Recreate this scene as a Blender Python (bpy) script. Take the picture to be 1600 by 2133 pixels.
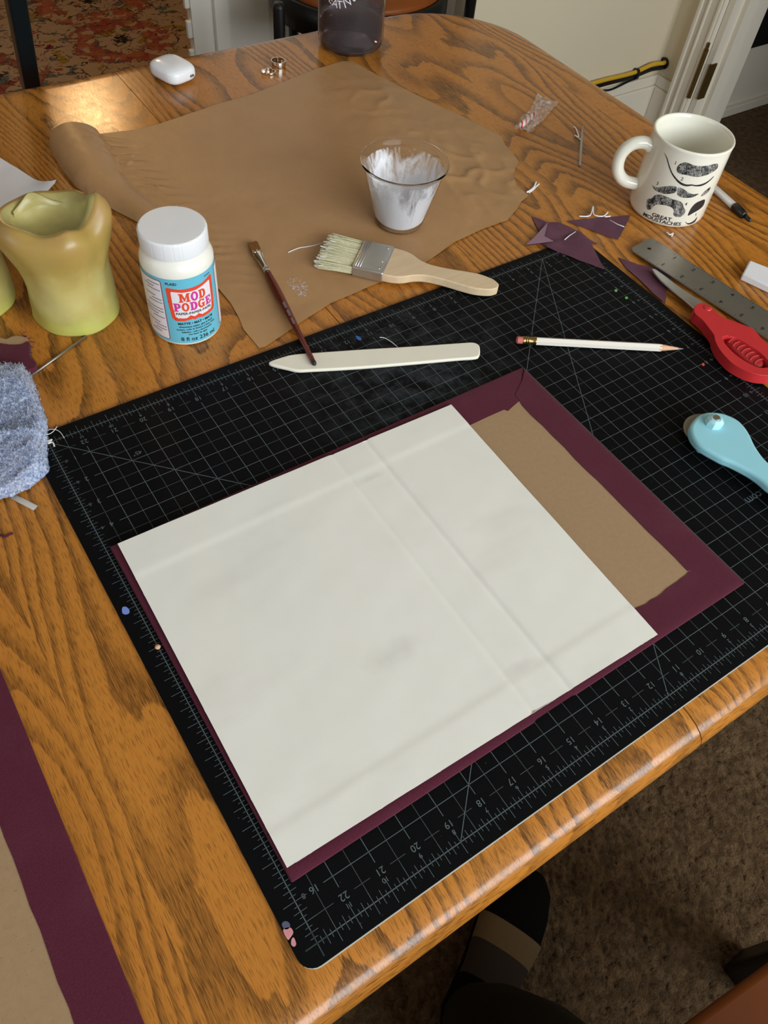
import bpy, bmesh, math, random
import numpy as np
from mathutils import Vector, Matrix
from mathutils.geometry import delaunay_2d_cdt, tessellate_polygon

for o in list(bpy.data.objects):
    bpy.data.objects.remove(o, do_unlink=True)
sc = bpy.context.scene
COL = sc.collection
random.seed(7)
rng = np.random.default_rng(7)
PI = math.pi

# ------------------------------------------------------------------ camera
TZ = 0.745            # table top
MZ = TZ + 0.002       # cutting mat top
FPX = 1656.53
RCV = np.array([[0.8327764, -0.54836767, 0.07600238],
                [-0.40278014, -0.69433674, -0.59637627],
                [0.37980471, 0.46603583, -0.79909886]])
CP = np.array([-0.041119, -0.060865, MZ + 0.506496])
cam_d = bpy.data.cameras.new('camera')
cam = bpy.data.objects.new('camera', cam_d)
COL.objects.link(cam)
m = Matrix.Identity(4)
for i in range(3):
    m[i][0] = RCV[0][i]; m[i][1] = -RCV[1][i]; m[i][2] = -RCV[2][i]; m[i][3] = CP[i]
cam.matrix_world = m
cam_d.sensor_fit = 'HORIZONTAL'
cam_d.sensor_width = 36
cam_d.lens = FPX / 1600 * 36
cam_d.clip_start = 0.02
sc.camera = cam

# ------------------------------------------------------------------ light
sc.view_settings.view_transform = 'Standard'
sc.view_settings.look = 'None'
sc.view_settings.gamma = 1
sc.view_settings.use_curve_mapping = False
sc.view_settings.exposure = 0.25
w = bpy.data.worlds.new('world'); sc.world = w; w.use_nodes = True
w.node_tree.nodes['Background'].inputs[0].default_value = (0.8, 0.9, 1.0, 1)
w.node_tree.nodes['Background'].inputs[1].default_value = 0.25

def area(name, loc, rot, sx, sy, power, col):
    l = bpy.data.lights.new(name, 'AREA'); l.shape = 'RECTANGLE'; l.size = sx; l.size_y = sy
    l.energy = power; l.color = col
    o = bpy.data.objects.new(name, l); o.location = loc; o.rotation_euler = rot; COL.objects.link(o)
    return o
# daylight entering by the wide window in the wall behind the photographer; the left area light is an added fill
area('window_daylight', (0.65, -1.97, 1.74), (math.radians(82), 0, 0), 2.4, 1.0, 72, (0.87, 0.945, 1.0))
area('side_fill', (-2.12, 0.55, 1.75), (0, math.radians(-90), 0), 0.9, 1.3, 6, (0.88, 0.95, 1.0))
lp = bpy.data.lights.new('lamp_bulb_light', 'POINT'); lp.energy = 8; lp.color = (1.0, 0.60, 0.27); lp.shadow_soft_size = 0.07
lo = bpy.data.objects.new('lamp_bulb_light', lp); lo.location = (0.62, 2.42, 1.45); COL.objects.link(lo)

# ------------------------------------------------------------------ helpers
def at(px, py, z=TZ):
    d = RCV.T @ np.array([(px - 800) / FPX, (py - 1066.5) / FPX, 1.0])
    p = CP + d * (z - CP[2]) / d[2]
    return (float(p[0]), float(p[1]))
def A(pts, z=TZ):
    return [at(x, y, z) for x, y in pts]
def crop(pts, ox, oy, s):
    return [(ox + x / s, oy + y / s) for x, y in pts]
def cylhit(px, py, c, r):
    d = RCV.T @ np.array([(px - 800) / FPX, (py - 1066.5) / FPX, 1.0]); o = CP[:2] - np.array(c)
    a = d[:2] @ d[:2]; b = 2 * o @ d[:2]; cc = o @ o - r * r; D = max(0.0, b * b - 4 * a * cc)
    t = (-b - math.sqrt(D)) / (2 * a); h = CP + t * d
    return math.atan2(h[1] - c[1], h[0] - c[0]), float(h[2])
def lin(c):
    if isinstance(c, str):
        c = [int(c[i:i + 2], 16) for i in (0, 2, 4)]
    out = []
    for v in c:
        v /= 255.0
        out.append(v / 12.92 if v <= 0.04045 else ((v + 0.055) / 1.055) ** 2.4)
    return tuple(out) + (1.0,)

def tag(o, label=None, cat=None, group=None, kind=None):
    if label: o['label'] = label
    if cat: o['category'] = cat
    if group: o['group'] = group
    if kind: o['kind'] = kind
    return o
def thing(name, label, cat, loc, group=None):
    o = bpy.data.objects.new(name, None); o.location = loc; o.empty_display_size = 0.02
    COL.objects.link(o); return tag(o, label, cat, group)
def wloc(o):
    v = Vector((0, 0, 0))
    while o is not None:
        v += o.location; o = o.parent
    return v
def mesh_obj(name, verts, faces, mat, parent=None, smooth=False, label=None, cat=None, group=None, kind=None):
    """verts in world coordinates; origin goes to the base centre (or the parent's origin)."""
    V = np.array(verts, dtype=float).reshape(-1, 3)
    if parent is not None:
        org = np.array(wloc(parent)); loc = (0, 0, 0)
    else:
        org = np.array([(V[:, 0].min() + V[:, 0].max()) / 2, (V[:, 1].min() + V[:, 1].max()) / 2, V[:, 2].min()]); loc = org
    me = bpy.data.meshes.new(name)
    me.from_pydata((V - org).tolist(), [], [list(map(int, f)) for f in faces])
    me.validate(); me.update()
    if smooth:
        me.polygons.foreach_set('use_smooth', [True] * len(me.polygons))
    if mat is not None:
        me.materials.append(mat)
    o = bpy.data.objects.new(name, me); o.location = loc
    if parent is not None: o.parent = parent
    COL.objects.link(o)
    return tag(o, label, cat, group, kind)
def bevel(o, wd, seg=2, ang=35):
    md = o.modifiers.new('bevel', 'BEVEL'); md.width = wd; md.segments = seg; md.limit_method = 'ANGLE'; md.angle_limit = math.radians(ang)
    return o
def smooth_angle(o, deg=40):
    me = o.data
    me.polygons.foreach_set('use_smooth', [True] * len(me.polygons))
    try: me.set_sharp_from_angle(angle=math.radians(deg))
    except Exception: pass
    return o
def fix_normals(o):
    bm = bmesh.new(); bm.from_mesh(o.data); bmesh.ops.recalc_face_normals(bm, faces=bm.faces); bm.to_mesh(o.data); bm.free()
    return o

class MB:
    def __init__(s): s.v = []; s.f = []
    def add(s, v, f):
        n = len(s.v); s.v += [tuple(map(float, p)) for p in v]; s.f += [[i + n for i in q] for q in f]; return s
    def box(s, x0, x1, y0, y1, z0, z1):
        v = [(x0, y0, z0), (x1, y0, z0), (x1, y1, z0), (x0, y1, z0), (x0, y0, z1), (x1, y0, z1), (x1, y1, z1), (x0, y1, z1)]
        return s.add(v, [(0, 3, 2, 1), (4, 5, 6, 7), (0, 1, 5, 4), (1, 2, 6, 5), (2, 3, 7, 6), (3, 0, 4, 7)])
    def tube(s, path, rad, n=10, caps=True, flat=1.0, up=(0, 0, 1)):
        P = [Vector(p) for p in path]; rads = rad if isinstance(rad, (list, tuple)) else [rad] * len(P)
        rings = []; base = len(s.v); prevN = None
        for i, p in enumerate(P):
            t = (P[min(i + 1, len(P) - 1)] - P[max(i - 1, 0)]).normalized()
            if prevN is None:
                u = Vector(up)
                if abs(u.dot(t)) > 0.95: u = Vector((1, 0, 0))
                nn = (u - t * u.dot(t)).normalized()
            else:
                nn = (prevN - t * prevN.dot(t)).normalized()
            prevN = nn; b = t.cross(nn)
            for k in range(n):
                a = 2 * PI * k / n
                s.v.append(tuple(p + nn * (math.cos(a) * rads[i] * flat) + b * (math.sin(a) * rads[i])))
        for i in range(len(P) - 1):
            for k in range(n):
                a = base + i * n + k; b2 = base + i * n + (k + 1) % n
                s.f.append([a, b2, b2 + n, a + n])
        if caps:
            s.f.append([base + k for k in reversed(range(n))]); e = base + (len(P) - 1) * n
            s.f.append([e + k for k in range(n)])
        return s
    def lathe(s, prof, c, n=48, rfun=None, close=False):
        base = len(s.v); m_ = len(prof)
        for j, (r, z) in enumerate(prof):
            for k in range(n):
                a = 2 * PI * k / n
                rr = r if rfun is None else rfun(r, z, a, j)
                s.v.append((c[0] + rr * math.cos(a), c[1] + rr * math.sin(a), z))
        for j in range(m_ - 1 + (1 if close else 0)):
            for k in range(n):
                a = base + j * n + k; b = base + j * n + (k + 1) % n
                c2 = base + ((j + 1) % m_) * n + (k + 1) % n; d = base + ((j + 1) % m_) * n + k
                s.f.append([a, b, c2, d])
        return s
    def disc(s, c, r, z, n=48, flip=False):
        base = len(s.v)
        for k in range(n):
            a = 2 * PI * k / n; s.v.append((c[0] + r * math.cos(a), c[1] + r * math.sin(a), z))
        f = [base + k for k in range(n)]
        s.f.append(f[::-1] if flip else f); return s
    def build(s, name, mat, parent=None, smooth=False, **k):
        return mesh_obj(name, s.v, s.f, mat, parent, smooth, **k)

def spline(pts, n=8, closed=False):
    P = [np.array(p, float) for p in pts]; out = []
    m_ = len(P)
    rngi = range(m_ if closed else m_ - 1)
    for i in rngi:
        p0 = P[(i - 1) % m_] if (closed or i > 0) else P[0]
        p1 = P[i]; p2 = P[(i + 1) % m_]
        p3 = P[(i + 2) % m_] if (closed or i + 2 < m_) else P[-1]
        for k in range(n):
            t = k / n
            out.append(0.5 * ((2 * p1) + (-p0 + p2) * t + (2 * p0 - 5 * p1 + 4 * p2 - p3) * t * t + (-p0 + 3 * p1 - 3 * p2 + p3) * t ** 3))
    if not closed: out.append(P[-1])
    return [tuple(map(float, p)) for p in out]
def inpoly(pts, poly):
    x = pts[:, 0]; y = pts[:, 1]; c = np.zeros(len(pts), bool); n = len(poly); j = n - 1
    for i in range(n):
        xi, yi = poly[i]; xj, yj = poly[j]
        cond = ((yi > y) != (yj > y)) & (x < (xj - xi) * (y - yi) / ((yj - yi) + 1e-18) + xi)
        c ^= cond; j = i
    return c
def densify(poly, step):
    out = []
    for i in range(len(poly)):
        a = np.array(poly[i][:2]); b = np.array(poly[(i + 1) % len(poly)][:2]); L = np.linalg.norm(b - a); k = max(1, int(math.ceil(L / step)))
        for j in range(k): out.append(tuple(a + (b - a) * j / k))
    return out
def cdt(poly, step, holes=()):
    """triangulated sheet of an outline (2D verts, faces)"""
    B = densify(poly, step); loops = [B] + [densify(h, step) for h in holes]
    V = []; E = []
    for lp_ in loops:
        n0 = len(V); V += lp_; E += [(n0 + i, n0 + (i + 1) % len(lp_)) for i in range(len(lp_))]
    arr = np.array(poly)[:, :2]
    xs = np.arange(arr[:, 0].min() + step / 2, arr[:, 0].max(), step); ys = np.arange(arr[:, 1].min() + step / 2, arr[:, 1].max(), step)
    if len(xs) and len(ys):
        gx, gy = np.meshgrid(xs, ys); gx[::2] += step * 0.5; G = np.c_[gx.ravel(), gy.ravel()]
        k = inpoly(G, [p[:2] for p in poly])
        for h in holes: k &= ~inpoly(G, h)
        G = G[k]
        BV = np.array(V)
        if len(G):
            keep = np.ones(len(G), bool)
            for s0 in range(0, len(G), 2000):
                g = G[s0:s0 + 2000]; d = ((g[:, None, :] - BV[None]) ** 2).sum(2).min(1); keep[s0:s0 + 2000] = d > (0.35 * step) ** 2
            V = V + [tuple(p) for p in G[keep]]
    sc_ = 1.0 / step
    vo, eo, fo, *_ = delaunay_2d_cdt([Vector((p[0] * sc_, p[1] * sc_)) for p in V], E, [], 0, 1e-5)
    P = np.array([(v.x / sc_, v.y / sc_) for v in vo]); F = [list(f) for f in fo]
    cen = np.array([P[f].mean(0) for f in F]); k = inpoly(cen, [p[:2] for p in poly])
    for h in holes: k &= ~inpoly(cen, h)
    return P, [f for f, q in zip(F, k) if q]
def sheet(name, poly, step, zf, mat, parent=None, thick=0.0003, smooth=True, holes=(), **kw):
    P, F = cdt(poly, step, holes)
    z = np.array([zf(x, y) for x, y in P])
    o = mesh_obj(name, np.c_[P, z], F, mat, parent, smooth, **kw)
    fix_up(o)
    if thick:
        md = o.modifiers.new('thickness', 'SOLIDIFY'); md.thickness = thick; md.offset = -1
        es = o.modifiers.new('edges', 'EDGE_SPLIT'); es.split_angle = math.radians(50)
    return o
def fix_up(o):
    bm = bmesh.new(); bm.from_mesh(o.data)
    for f in bm.faces:
        if f.normal.z < 0: f.normal_flip()
    bm.to_mesh(o.data); bm.free()
def prism(name, poly, z0, z1, mat, parent=None, bev=0, seg=2, holes=(), smooth=True, step=None, **kw):
    """extruded outline with optional holes and bevelled edges"""
    loops = [[Vector((p[0], p[1], 0)) for p in poly]] + [[Vector((p[0], p[1], 0)) for p in h] for h in holes]
    tris = tessellate_polygon(loops); flat = [p for l in loops for p in l]; n = len(flat)
    v = [(p.x, p.y, z0) for p in flat] + [(p.x, p.y, z1) for p in flat]
    f = []
    if holes:
        for t in tris: f.append([t[0], t[2], t[1]]); f.append([t[0] + n, t[1] + n, t[2] + n])
    else:
        f.append(list(range(n))[::-1]); f.append([i + n for i in range(n)])
    k = 0
    for l in loops:
        m_ = len(l)
        for i in range(m_):
            a = k + i; b = k + (i + 1) % m_; f.append([a, b, b + n, a + n])
        k += m_
    o = mesh_obj(name, v, f, mat, parent, False, **kw); fix_normals(o)
    if holes:
        bm = bmesh.new(); bm.from_mesh(o.data); bmesh.ops.dissolve_limit(bm, angle_limit=0.001, verts=bm.verts, edges=bm.edges); bm.to_mesh(o.data); bm.free()
    if bev: bevel(o, bev, seg)
    if smooth: smooth_angle(o, 50)
    return o
def rrect(x0, x1, y0, y1, r, n=6):
    out = []
    for cx, cy, a0 in ((x1 - r, y1 - r, 0), (x0 + r, y1 - r, 90), (x0 + r, y0 + r, 180), (x1 - r, y0 + r, 270)):
        for k in range(n + 1):
            a = math.radians(a0 + 90 * k / n); out.append((cx + r * math.cos(a), cy + r * math.sin(a)))
    return out
_tc = {}
def text2d(s, size=1.0, bold=0.0, align='CENTER'):
    key = (s, round(bold, 4), align)
    if key not in _tc:
        cu = bpy.data.curves.new('t', 'FONT'); cu.body = s; cu.align_x = align; cu.align_y = 'CENTER'; cu.size = 1.0; cu.offset = bold; cu.resolution_u = 3
        ob = bpy.data.objects.new('t', cu); me = ob.to_mesh()
        V = np.array([v.co[:2] for v in me.vertices]).reshape(-1, 2); F = [list(p.vertices) for p in me.polygons]
        ob.to_mesh_clear(); bpy.data.objects.remove(ob); bpy.data.curves.remove(cu)
        _tc[key] = (V, F)
    V, F = _tc[key]
    return V * size, F
def fnoise(x, y, s, k=0):
    v = 0.0
    for i, (ax, ay, ph) in enumerate(((1, .3, 1.3), (-.7, 1.1, 4.1), (.4, -1.6, 2.2), (1.9, 1.2, .4), (-2.3, .8, 5.0))):
        v += math.sin((ax * x + ay * y) * s * 6.28 + ph + k * 1.7) / (1 + 0.4 * i)
    return v / 2.6
def sstep(a, b, x):
    t = min(1, max(0, (x - a) / (b - a))); return t * t * (3 - 2 * t)

# ------------------------------------------------------------------ materials
class NT:
    def __init__(s, name):
        s.m = bpy.data.materials.new(name); s.m.use_nodes = True; s.t = s.m.node_tree; s.b = s.t.nodes['Principled BSDF']; s.out = s.t.nodes['Material Output']
    def n(s, typ, **kw):
        nd = s.t.nodes.new(typ)
        for k, v in kw.items():
            if k.startswith('_'): setattr(nd, k[1:], v)
            else: s.set(nd.inputs[int(k[1:]) if k[0] == 'i' and k[1:].isdigit() else k.replace('__', ' ')], v)
        return nd
    def set(s, inp, v):
        if hasattr(v, 'is_output') or isinstance(v, bpy.types.NodeSocket): s.t.links.new(v, inp)
        else: inp.default_value = v
    def math(s, op, a, b=0.0, clamp=False):
        nd = s.t.nodes.new('ShaderNodeMath'); nd.operation = op; nd.use_clamp = clamp; s.set(nd.inputs[0], a); s.set(nd.inputs[1], b); return nd.outputs[0]
    def pos(s): return s.t.nodes.new('ShaderNodeNewGeometry').outputs['Position']
    def obj(s): return s.t.nodes.new('ShaderNodeTexCoord').outputs['Object']
    def map(s, v, scale=(1, 1, 1), loc=(0, 0, 0), rot=(0, 0, 0)):
        return s.n('ShaderNodeMapping', Vector=v, Scale=scale, Location=loc, Rotation=rot).outputs[0]
    def noise(s, v, scale, detail=3, rough=0.5, dist=0.0):
        return s.n('ShaderNodeTexNoise', Vector=v, Scale=scale, Detail=detail, Roughness=rough, Distortion=dist).outputs['Fac']
    def ramp(s, fac, stops, interp='LINEAR'):
        nd = s.t.nodes.new('ShaderNodeValToRGB'); nd.color_ramp.interpolation = interp; s.set(nd.inputs[0], fac)
        el = nd.color_ramp.elements
        while len(el) < len(stops): el.new(0.5)
        for e, (p, c) in zip(el, stops):
            e.position = p; e.color = c if len(c) == 4 else tuple(c) + (1,)
        return nd.outputs[0]
    def mix(s, fac, a, b, mode='MIX'):
        nd = s.t.nodes.new('ShaderNodeMix'); nd.data_type = 'RGBA'; nd.blend_type = mode
        s.set(nd.inputs['Factor'], fac); s.set(nd.inputs[6], a); s.set(nd.inputs[7], b); return nd.outputs[2]
    def bump(s, h, strength=0.3, dist=0.001):
        nd = s.n('ShaderNodeBump', Height=h, Strength=strength, Distance=dist); s.t.links.new(nd.outputs[0], s.b.inputs['Normal'])
    def bsdf(s, **kw):
        for k, v in kw.items(): s.set(s.b.inputs[k.replace('_', ' ')], v)
        return s.m
BW = lambda v: (v, v, v, 1)
def plain(name, col, rough=0.5, metal=0.0, var=0.06, vscale=40, bump=0.0, bscale=300, **kw):
    t = NT(name); c = lin(col)
    nz = t.noise(t.obj(), vscale, 4)
    c1 = tuple(max(0, x * (1 - var)) for x in c[:3]) + (1,); c2 = tuple(min(1, x * (1 + var)) for x in c[:3]) + (1,)
    t.set(t.b.inputs['Base Color'], t.mix(nz, c1, c2))
    t.bsdf(Roughness=rough, Metallic=metal, **kw)
    if bump: t.bump(t.noise(t.obj(), bscale, 3), bump, 0.0005)
    return t.m

def oak_material(name, along='y', tone=1.0, strength=1.0):
    t = NT(name); p = t.pos()
    if along == 'x': p = t.map(p, rot=(0, 0, PI / 2))
    sx = t.n('ShaderNodeSeparateXYZ', Vector=p)
    X, Y, Z = sx.outputs
    board = t.math('FLOOR', t.math('MULTIPLY', t.math('ADD', X, 0.068), 1 / 0.178))
    off = t.n('ShaderNodeCombineXYZ', X=t.math('MULTIPLY', board, 3.17), Y=t.math('MULTIPLY', board, 7.31), Z=t.math('MULTIPLY', Z, 1.0)).outputs[0]
    q = t.n('ShaderNodeVectorMath', _operation='ADD', i0=p, i1=off).outputs[0]
    base = t.noise(t.map(q, scale=(8.0, 1.9, 4.0)), 1.0, 1.0, 0.4)
    wob = t.noise(t.map(q, scale=(60, 14, 30)), 1.0, 3, 0.6)
    jit = t.noise(t.map(q, scale=(700, 45, 300)), 1.0, 2, 0.6)
    g = t.math('ADD', t.math('MULTIPLY', base, 20.0), t.math('MULTIPLY', wob, 0.7))
    g = t.math('ADD', g, t.math('MULTIPLY', X, 34.0))
    g = t.math('ADD', g, t.math('MULTIPLY', jit, 0.16))
    fr = t.math('FRACT', g)
    band = t.ramp(fr, [(0.0, BW(0.0)), (0.05, BW(1.0)), (0.22, BW(0.85)), (0.48, BW(0.22)), (0.66, BW(0.0)), (1.0, BW(0.0))])
    amp = t.ramp(t.noise(t.map(q, scale=(16, 3, 6)), 1.0, 2), [(0.30, BW(0.55)), (0.55, BW(1.0))])
    band = t.math('MULTIPLY', t.math('MULTIPLY', band, amp), strength)
    gr = t.noise(t.map(q, scale=(1000, 50, 300)), 1.0, 2, 0.6)
    grm = t.ramp(gr, [(0.36, BW(0.0)), (0.60, BW(1.0))])
    pore = t.noise(t.map(q, scale=(1700, 95, 300)), 1.0, 1.5, 0.5)
    porem = t.ramp(pore, [(0.545, BW(0.0)), (0.62, BW(1.0))])
    mask = t.math('MULTIPLY', band, t.math('ADD', 0.38, t.math('MULTIPLY', grm, 0.62)), True)
    k = lambda c: tuple(x * tone for x in lin(c)[:3]) + (1,)
    big = t.noise(t.map(q, scale=(5, 1.5, 3)), 1.0, 3)
    light = t.mix(big, k((206, 136, 55)), k((180, 112, 41)))
    c = t.mix(mask, light, k((84, 53, 22)))
    c = t.mix(t.math('MULTIPLY', porem, t.math('ADD', 0.48, t.math('MULTIPLY', band, 0.35))), c, k((84, 50, 20)))
    fine = t.noise(t.map(q, scale=(300, 8, 100)), 1.0, 3)
    c = t.mix(t.math('MULTIPLY', fine, 0.22), c, k((128, 82, 34)))
    t.set(t.b.inputs['Base Color'], c)
    t.set(t.b.inputs['Roughness'], t.math('ADD', 0.17, t.math('MULTIPLY', t.noise(p, 120, 3), 0.10)))
    t.set(t.b.inputs['Specular IOR Level'], 0.38)
    h = t.math('SUBTRACT', 1.0, t.math('ADD', t.math('MULTIPLY', mask, 0.4), t.math('MULTIPLY', porem, 0.4)))
    t.bump(h, 0.12, 0.0003)
    return t.m
M = {}
M['oak'] = oak_material('oak')
M['oak_edge'] = oak_material('oak_edge', tone=0.9)
M['oak_lip'] = oak_material('oak_lip', along='x', tone=0.92, strength=0.45)

def cloth_material(name, col, col2, wear=0.15):
    t = NT(name); p = t.pos()
    wv = t.math('MULTIPLY', t.n('ShaderNodeTexWave', Vector=t.map(p, scale=(1, 1, 1)), Scale=420, Distortion=1.5, Detail=1).outputs['Fac'],
                t.n('ShaderNodeTexWave', Vector=t.map(p, rot=(0, 0, PI / 2)), Scale=420, Distortion=1.5, Detail=1).outputs['Fac'])
    n1 = t.noise(p, 900, 2); n2 = t.noise(p, 25, 4)
    c = t.mix(n1, lin(col), lin(col2))
    c = t.mix(t.math('MULTIPLY', t.ramp(n2, [(0.5, BW(0)), (0.8, BW(1))]), wear), c, lin((150, 100, 115)))
    t.set(t.b.inputs['Base Color'], c)
    t.bsdf(Roughness=0.85, Sheen_Weight=0.06, Sheen_Roughness=0.4, Specular_IOR_Level=0.2)
    t.bump(t.math('ADD', wv, t.math('MULTIPLY', n1, 0.8)), 0.5, 0.0006)
    return t.m
M['burgundy'] = cloth_material('burgundy_bookcloth', (78, 26, 42), (96, 38, 56), 0.06)
M['burgundy2'] = cloth_material('burgundy_cloth_back', (84, 42, 58), (104, 62, 78), 0.4)
def chipboard():
    t = NT('chipboard'); p = t.pos(); n1 = t.noise(p, 260, 5, 0.7); n2 = t.noise(p, 14, 3)
    c = t.mix(n1, lin((150, 120, 88)), lin((172, 143, 108))); c = t.mix(t.math('MULTIPLY', n2, 0.35), c, lin((140, 110, 78)))
    sp = t.ramp(t.noise(p, 700, 1), [(0.70, BW(0)), (0.74, BW(1))]); c = t.mix(t.math('MULTIPLY', sp, 0.35), c, lin((110, 80, 55)))
    t.set(t.b.inputs['Base Color'], c); t.bsdf(Roughness=0.9); t.bump(n1, 0.25, 0.0004); return t.m
M['board'] = chipboard()
def endpaper():
    t = NT('endpaper'); p = t.pos(); n = t.noise(p, 9, 3)
    c = t.mix(n, lin((226, 223, 213)), lin((234, 231, 223)))
    st = t.ramp(t.noise(t.map(p, scale=(1, 2.2, 1), rot=(0, 0, 0.1)), 11, 3, 0.55), [(0.56, BW(0)), (0.74, BW(1))])
    c = t.mix(t.math('MULTIPLY', st, 0.18), c, lin((196, 192, 182)))
    def stain(c, pts, wd, k):
        for (x, y, r) in pts:
            d = t.n('ShaderNodeVectorMath', _operation='DISTANCE', i0=t.map(p, scale=(1, 3.2, 0)), i1=(x, y * 3.2, 0)).outputs['Value']
            d = t.math('ADD', d, t.math('MULTIPLY', t.math('SUBTRACT', t.noise(p, 60, 3), 0.5), r * 1.6))
            c = t.mix(t.math('MULTIPLY', t.ramp(d, [(r * 0.1, BW(1)), (r, BW(0))]), k), c, lin((172, 168, 160)))
        return c
    c = stain(c, [at(820, 1370) + (.034,), at(1080, 1398) + (.016,), at(770, 1008) + (.014,)], 0, 0.24)
    t.set(t.b.inputs['Base Color'], c); t.bsdf(Roughness=0.7)
    t.bump(t.math('ADD', t.noise(p, 12, 3), t.math('MULTIPLY', t.noise(p, 800, 2), 0.05)), 0.35, 0.0016); return t.m
M['endpaper'] = endpaper()
def matblack():
    t = NT('mat_black'); p = t.pos(); n = t.noise(p, 12, 4)
    sx = t.n('ShaderNodeVectorMath', _operation='DISTANCE', i0=p, i1=(0.31, 0.36, MZ)).outputs['Value']
    worn = t.math('MULTIPLY', t.ramp(sx, [(0.02, BW(1)), (0.13, BW(0))]), t.ramp(t.noise(p, 55, 5, 0.7), [(0.42, BW(0)), (0.66, BW(1))]))  # worn patch, with its sheen mixed in as paler colour
    scr = t.ramp(t.noise(t.map(p, scale=(1500, 60, 1), rot=(0, 0, 0.6)), 1.0, 2), [(0.66, BW(0)), (0.72, BW(1))])
    dust = t.ramp(t.noise(p, 480, 1), [(0.80, BW(0)), (0.83, BW(1))])
    f = t.math('ADD', t.math('MULTIPLY', worn, t.math('ADD', 0.22, t.math('MULTIPLY', scr, 0.5))), t.math('MULTIPLY', dust, 0.5), True)
    c = t.mix(n, lin((5, 6, 7)), lin((11, 12, 14))); c = t.mix(f, c, lin((98, 104, 110)))
    t.set(t.b.inputs['Base Color'], c); t.bsdf(Roughness=0.52, Specular_IOR_Level=0.09); t.bump(t.noise(p, 1600, 2), 0.25, 0.0002); return t.m
M['mat'] = matblack()
M['mat_core'] = plain('mat_pale_core', (205, 205, 196), 0.6)
M['print'] = plain('mat_print_grey', (86, 97, 101), 0.6, var=0.25, vscale=90)
M['print_dim'] = plain('mat_print_dim_grey', (70, 79, 83), 0.6, var=0.2, vscale=90)
def kraft():
    t = NT('parchment'); p = t.pos(); n = t.noise(p, 18, 4); f = t.noise(p, 500, 3)
    c = t.mix(n, lin((168, 128, 84)), lin((184, 142, 98))); c = t.mix(t.math('MULTIPLY', f, 0.25), c, lin((148, 108, 68)))
    t.set(t.b.inputs['Base Color'], c); t.bsdf(Roughness=0.42, Specular_IOR_Level=0.4)
    t.bump(t.math('ADD', t.noise(p, 45, 4, 0.6), t.math('MULTIPLY', f, 0.08)), 0.35, 0.002); return t.m
M['kraft'] = kraft()
M['white_plastic'] = plain('white_plastic', (232, 232, 234), 0.4, var=0.02)
M['case_plastic'] = plain('white_gloss_plastic', (238, 239, 242), 0.18, var=0.01)
M['jar_plastic'] = plain('cream_plastic', (236, 233, 222), 0.32, var=0.02, Subsurface_Weight=0.15, Subsurface_Radius=(0.01, 0.01, 0.008))
M['label_blue'] = plain('label_blue', (104, 186, 208), 0.4, var=0.02)
M['label_white'] = plain('label_white', (232, 226, 230), 0.4, var=0.02)
M['label_red'] = plain('label_red', (228, 74, 48), 0.4, var=0.02)
M['label_pink'] = plain('label_pink', (206, 58, 150), 0.4, var=0.02)
M['label_maroon'] = plain('label_maroon', (140, 48, 60), 0.4, var=0.02)
M['ink'] = plain('black_ink', (30, 30, 34), 0.5)
M['ink_grey'] = plain('grey_ink', (105, 98, 102), 0.5)
def wax():
    t = NT('candle_wax'); o = t.obj(); z = t.n('ShaderNodeSeparateXYZ', Vector=o).outputs[2]
    n = t.noise(o, 38, 4, 0.6)
    h = t.math('ADD', z, t.math('MULTIPLY', t.math('SUBTRACT', n, 0.5), 0.045))
    c = t.ramp(t.math('MULTIPLY', h, 8.2), [(0.03, lin((190, 190, 98))), (0.12, lin((186, 184, 104))), (0.22, lin((196, 184, 118))), (0.45, lin((190, 174, 106))), (0.58, lin((176, 150, 80))), (0.85, lin((168, 134, 76))), (1.0, lin((166, 134, 80)))])
    c = t.mix(t.math('MULTIPLY', t.ramp(t.noise(t.map(o, loc=(4, 2, 1)), 30, 3), [(0.48, BW(0)), (0.68, BW(1))]), 0.45), c, lin((170, 146, 66)))
    t.set(t.b.inputs['Base Color'], c)
    t.bsdf(Roughness=0.33, Subsurface_Weight=0.12, Subsurface_Radius=(0.012, 0.009, 0.004), Subsurface_Scale=0.6)
    t.bump(t.math('ADD', t.noise(o, 120, 3), t.math('MULTIPLY', t.noise(o, 900, 2), 0.2)), 0.12, 0.001); return t.m
M['wax'] = wax()
M['wax_inner'] = plain('wax_inside', (176, 164, 104), 0.35, var=0.25, vscale=60, bump=0.4, bscale=160, Subsurface_Weight=0.3, Subsurface_Radius=(0.01, 0.008, 0.004))
def clear(name, col, rough=0.05, ior=1.45, w=1.0):
    t = NT(name); t.bsdf(Base_Color=lin(col), Roughness=rough, Transmission_Weight=w, IOR=ior); return t.m
M['clear'] = clear('clear_plastic', (250, 250, 250), 0.05, 1.16)
M['smoke'] = clear('smoky_plastic', (184, 177, 180), 0.05, 1.25, 0.95)
M['smoke_dark'] = clear('dark_water', (140, 134, 139), 0.03, 1.2, 0.95)
def residue():
    t = NT('glue_residue'); o = t.obj(); z = t.n('ShaderNodeSeparateXYZ', Vector=o).outputs[2]
    n = t.noise(t.map(o, scale=(1, 1, 0.33), rot=(0.25, 0.2, 0)), 70, 5, 0.65, 0.6)
    low = t.ramp(t.math('MULTIPLY', z, 10.0), [(0.0, BW(0.45)), (0.30, BW(0.24)), (0.48, BW(0.12)), (0.62, BW(0.03)), (0.69, BW(0.0))])
    top = t.ramp(t.math('MULTIPLY', z, 10.0), [(0.60, BW(1.0)), (0.66, BW(0.0))])
    a = t.ramp(t.math('ADD', n, low), [(0.47, BW(0.0)), (0.72, BW(1.0))])
    a = t.math('MULTIPLY', t.math('MULTIPLY', a, top), 0.95)
    t.bsdf(Base_Color=lin((236, 236, 240)), Roughness=0.35, Alpha=a)
    return t.m
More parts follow.
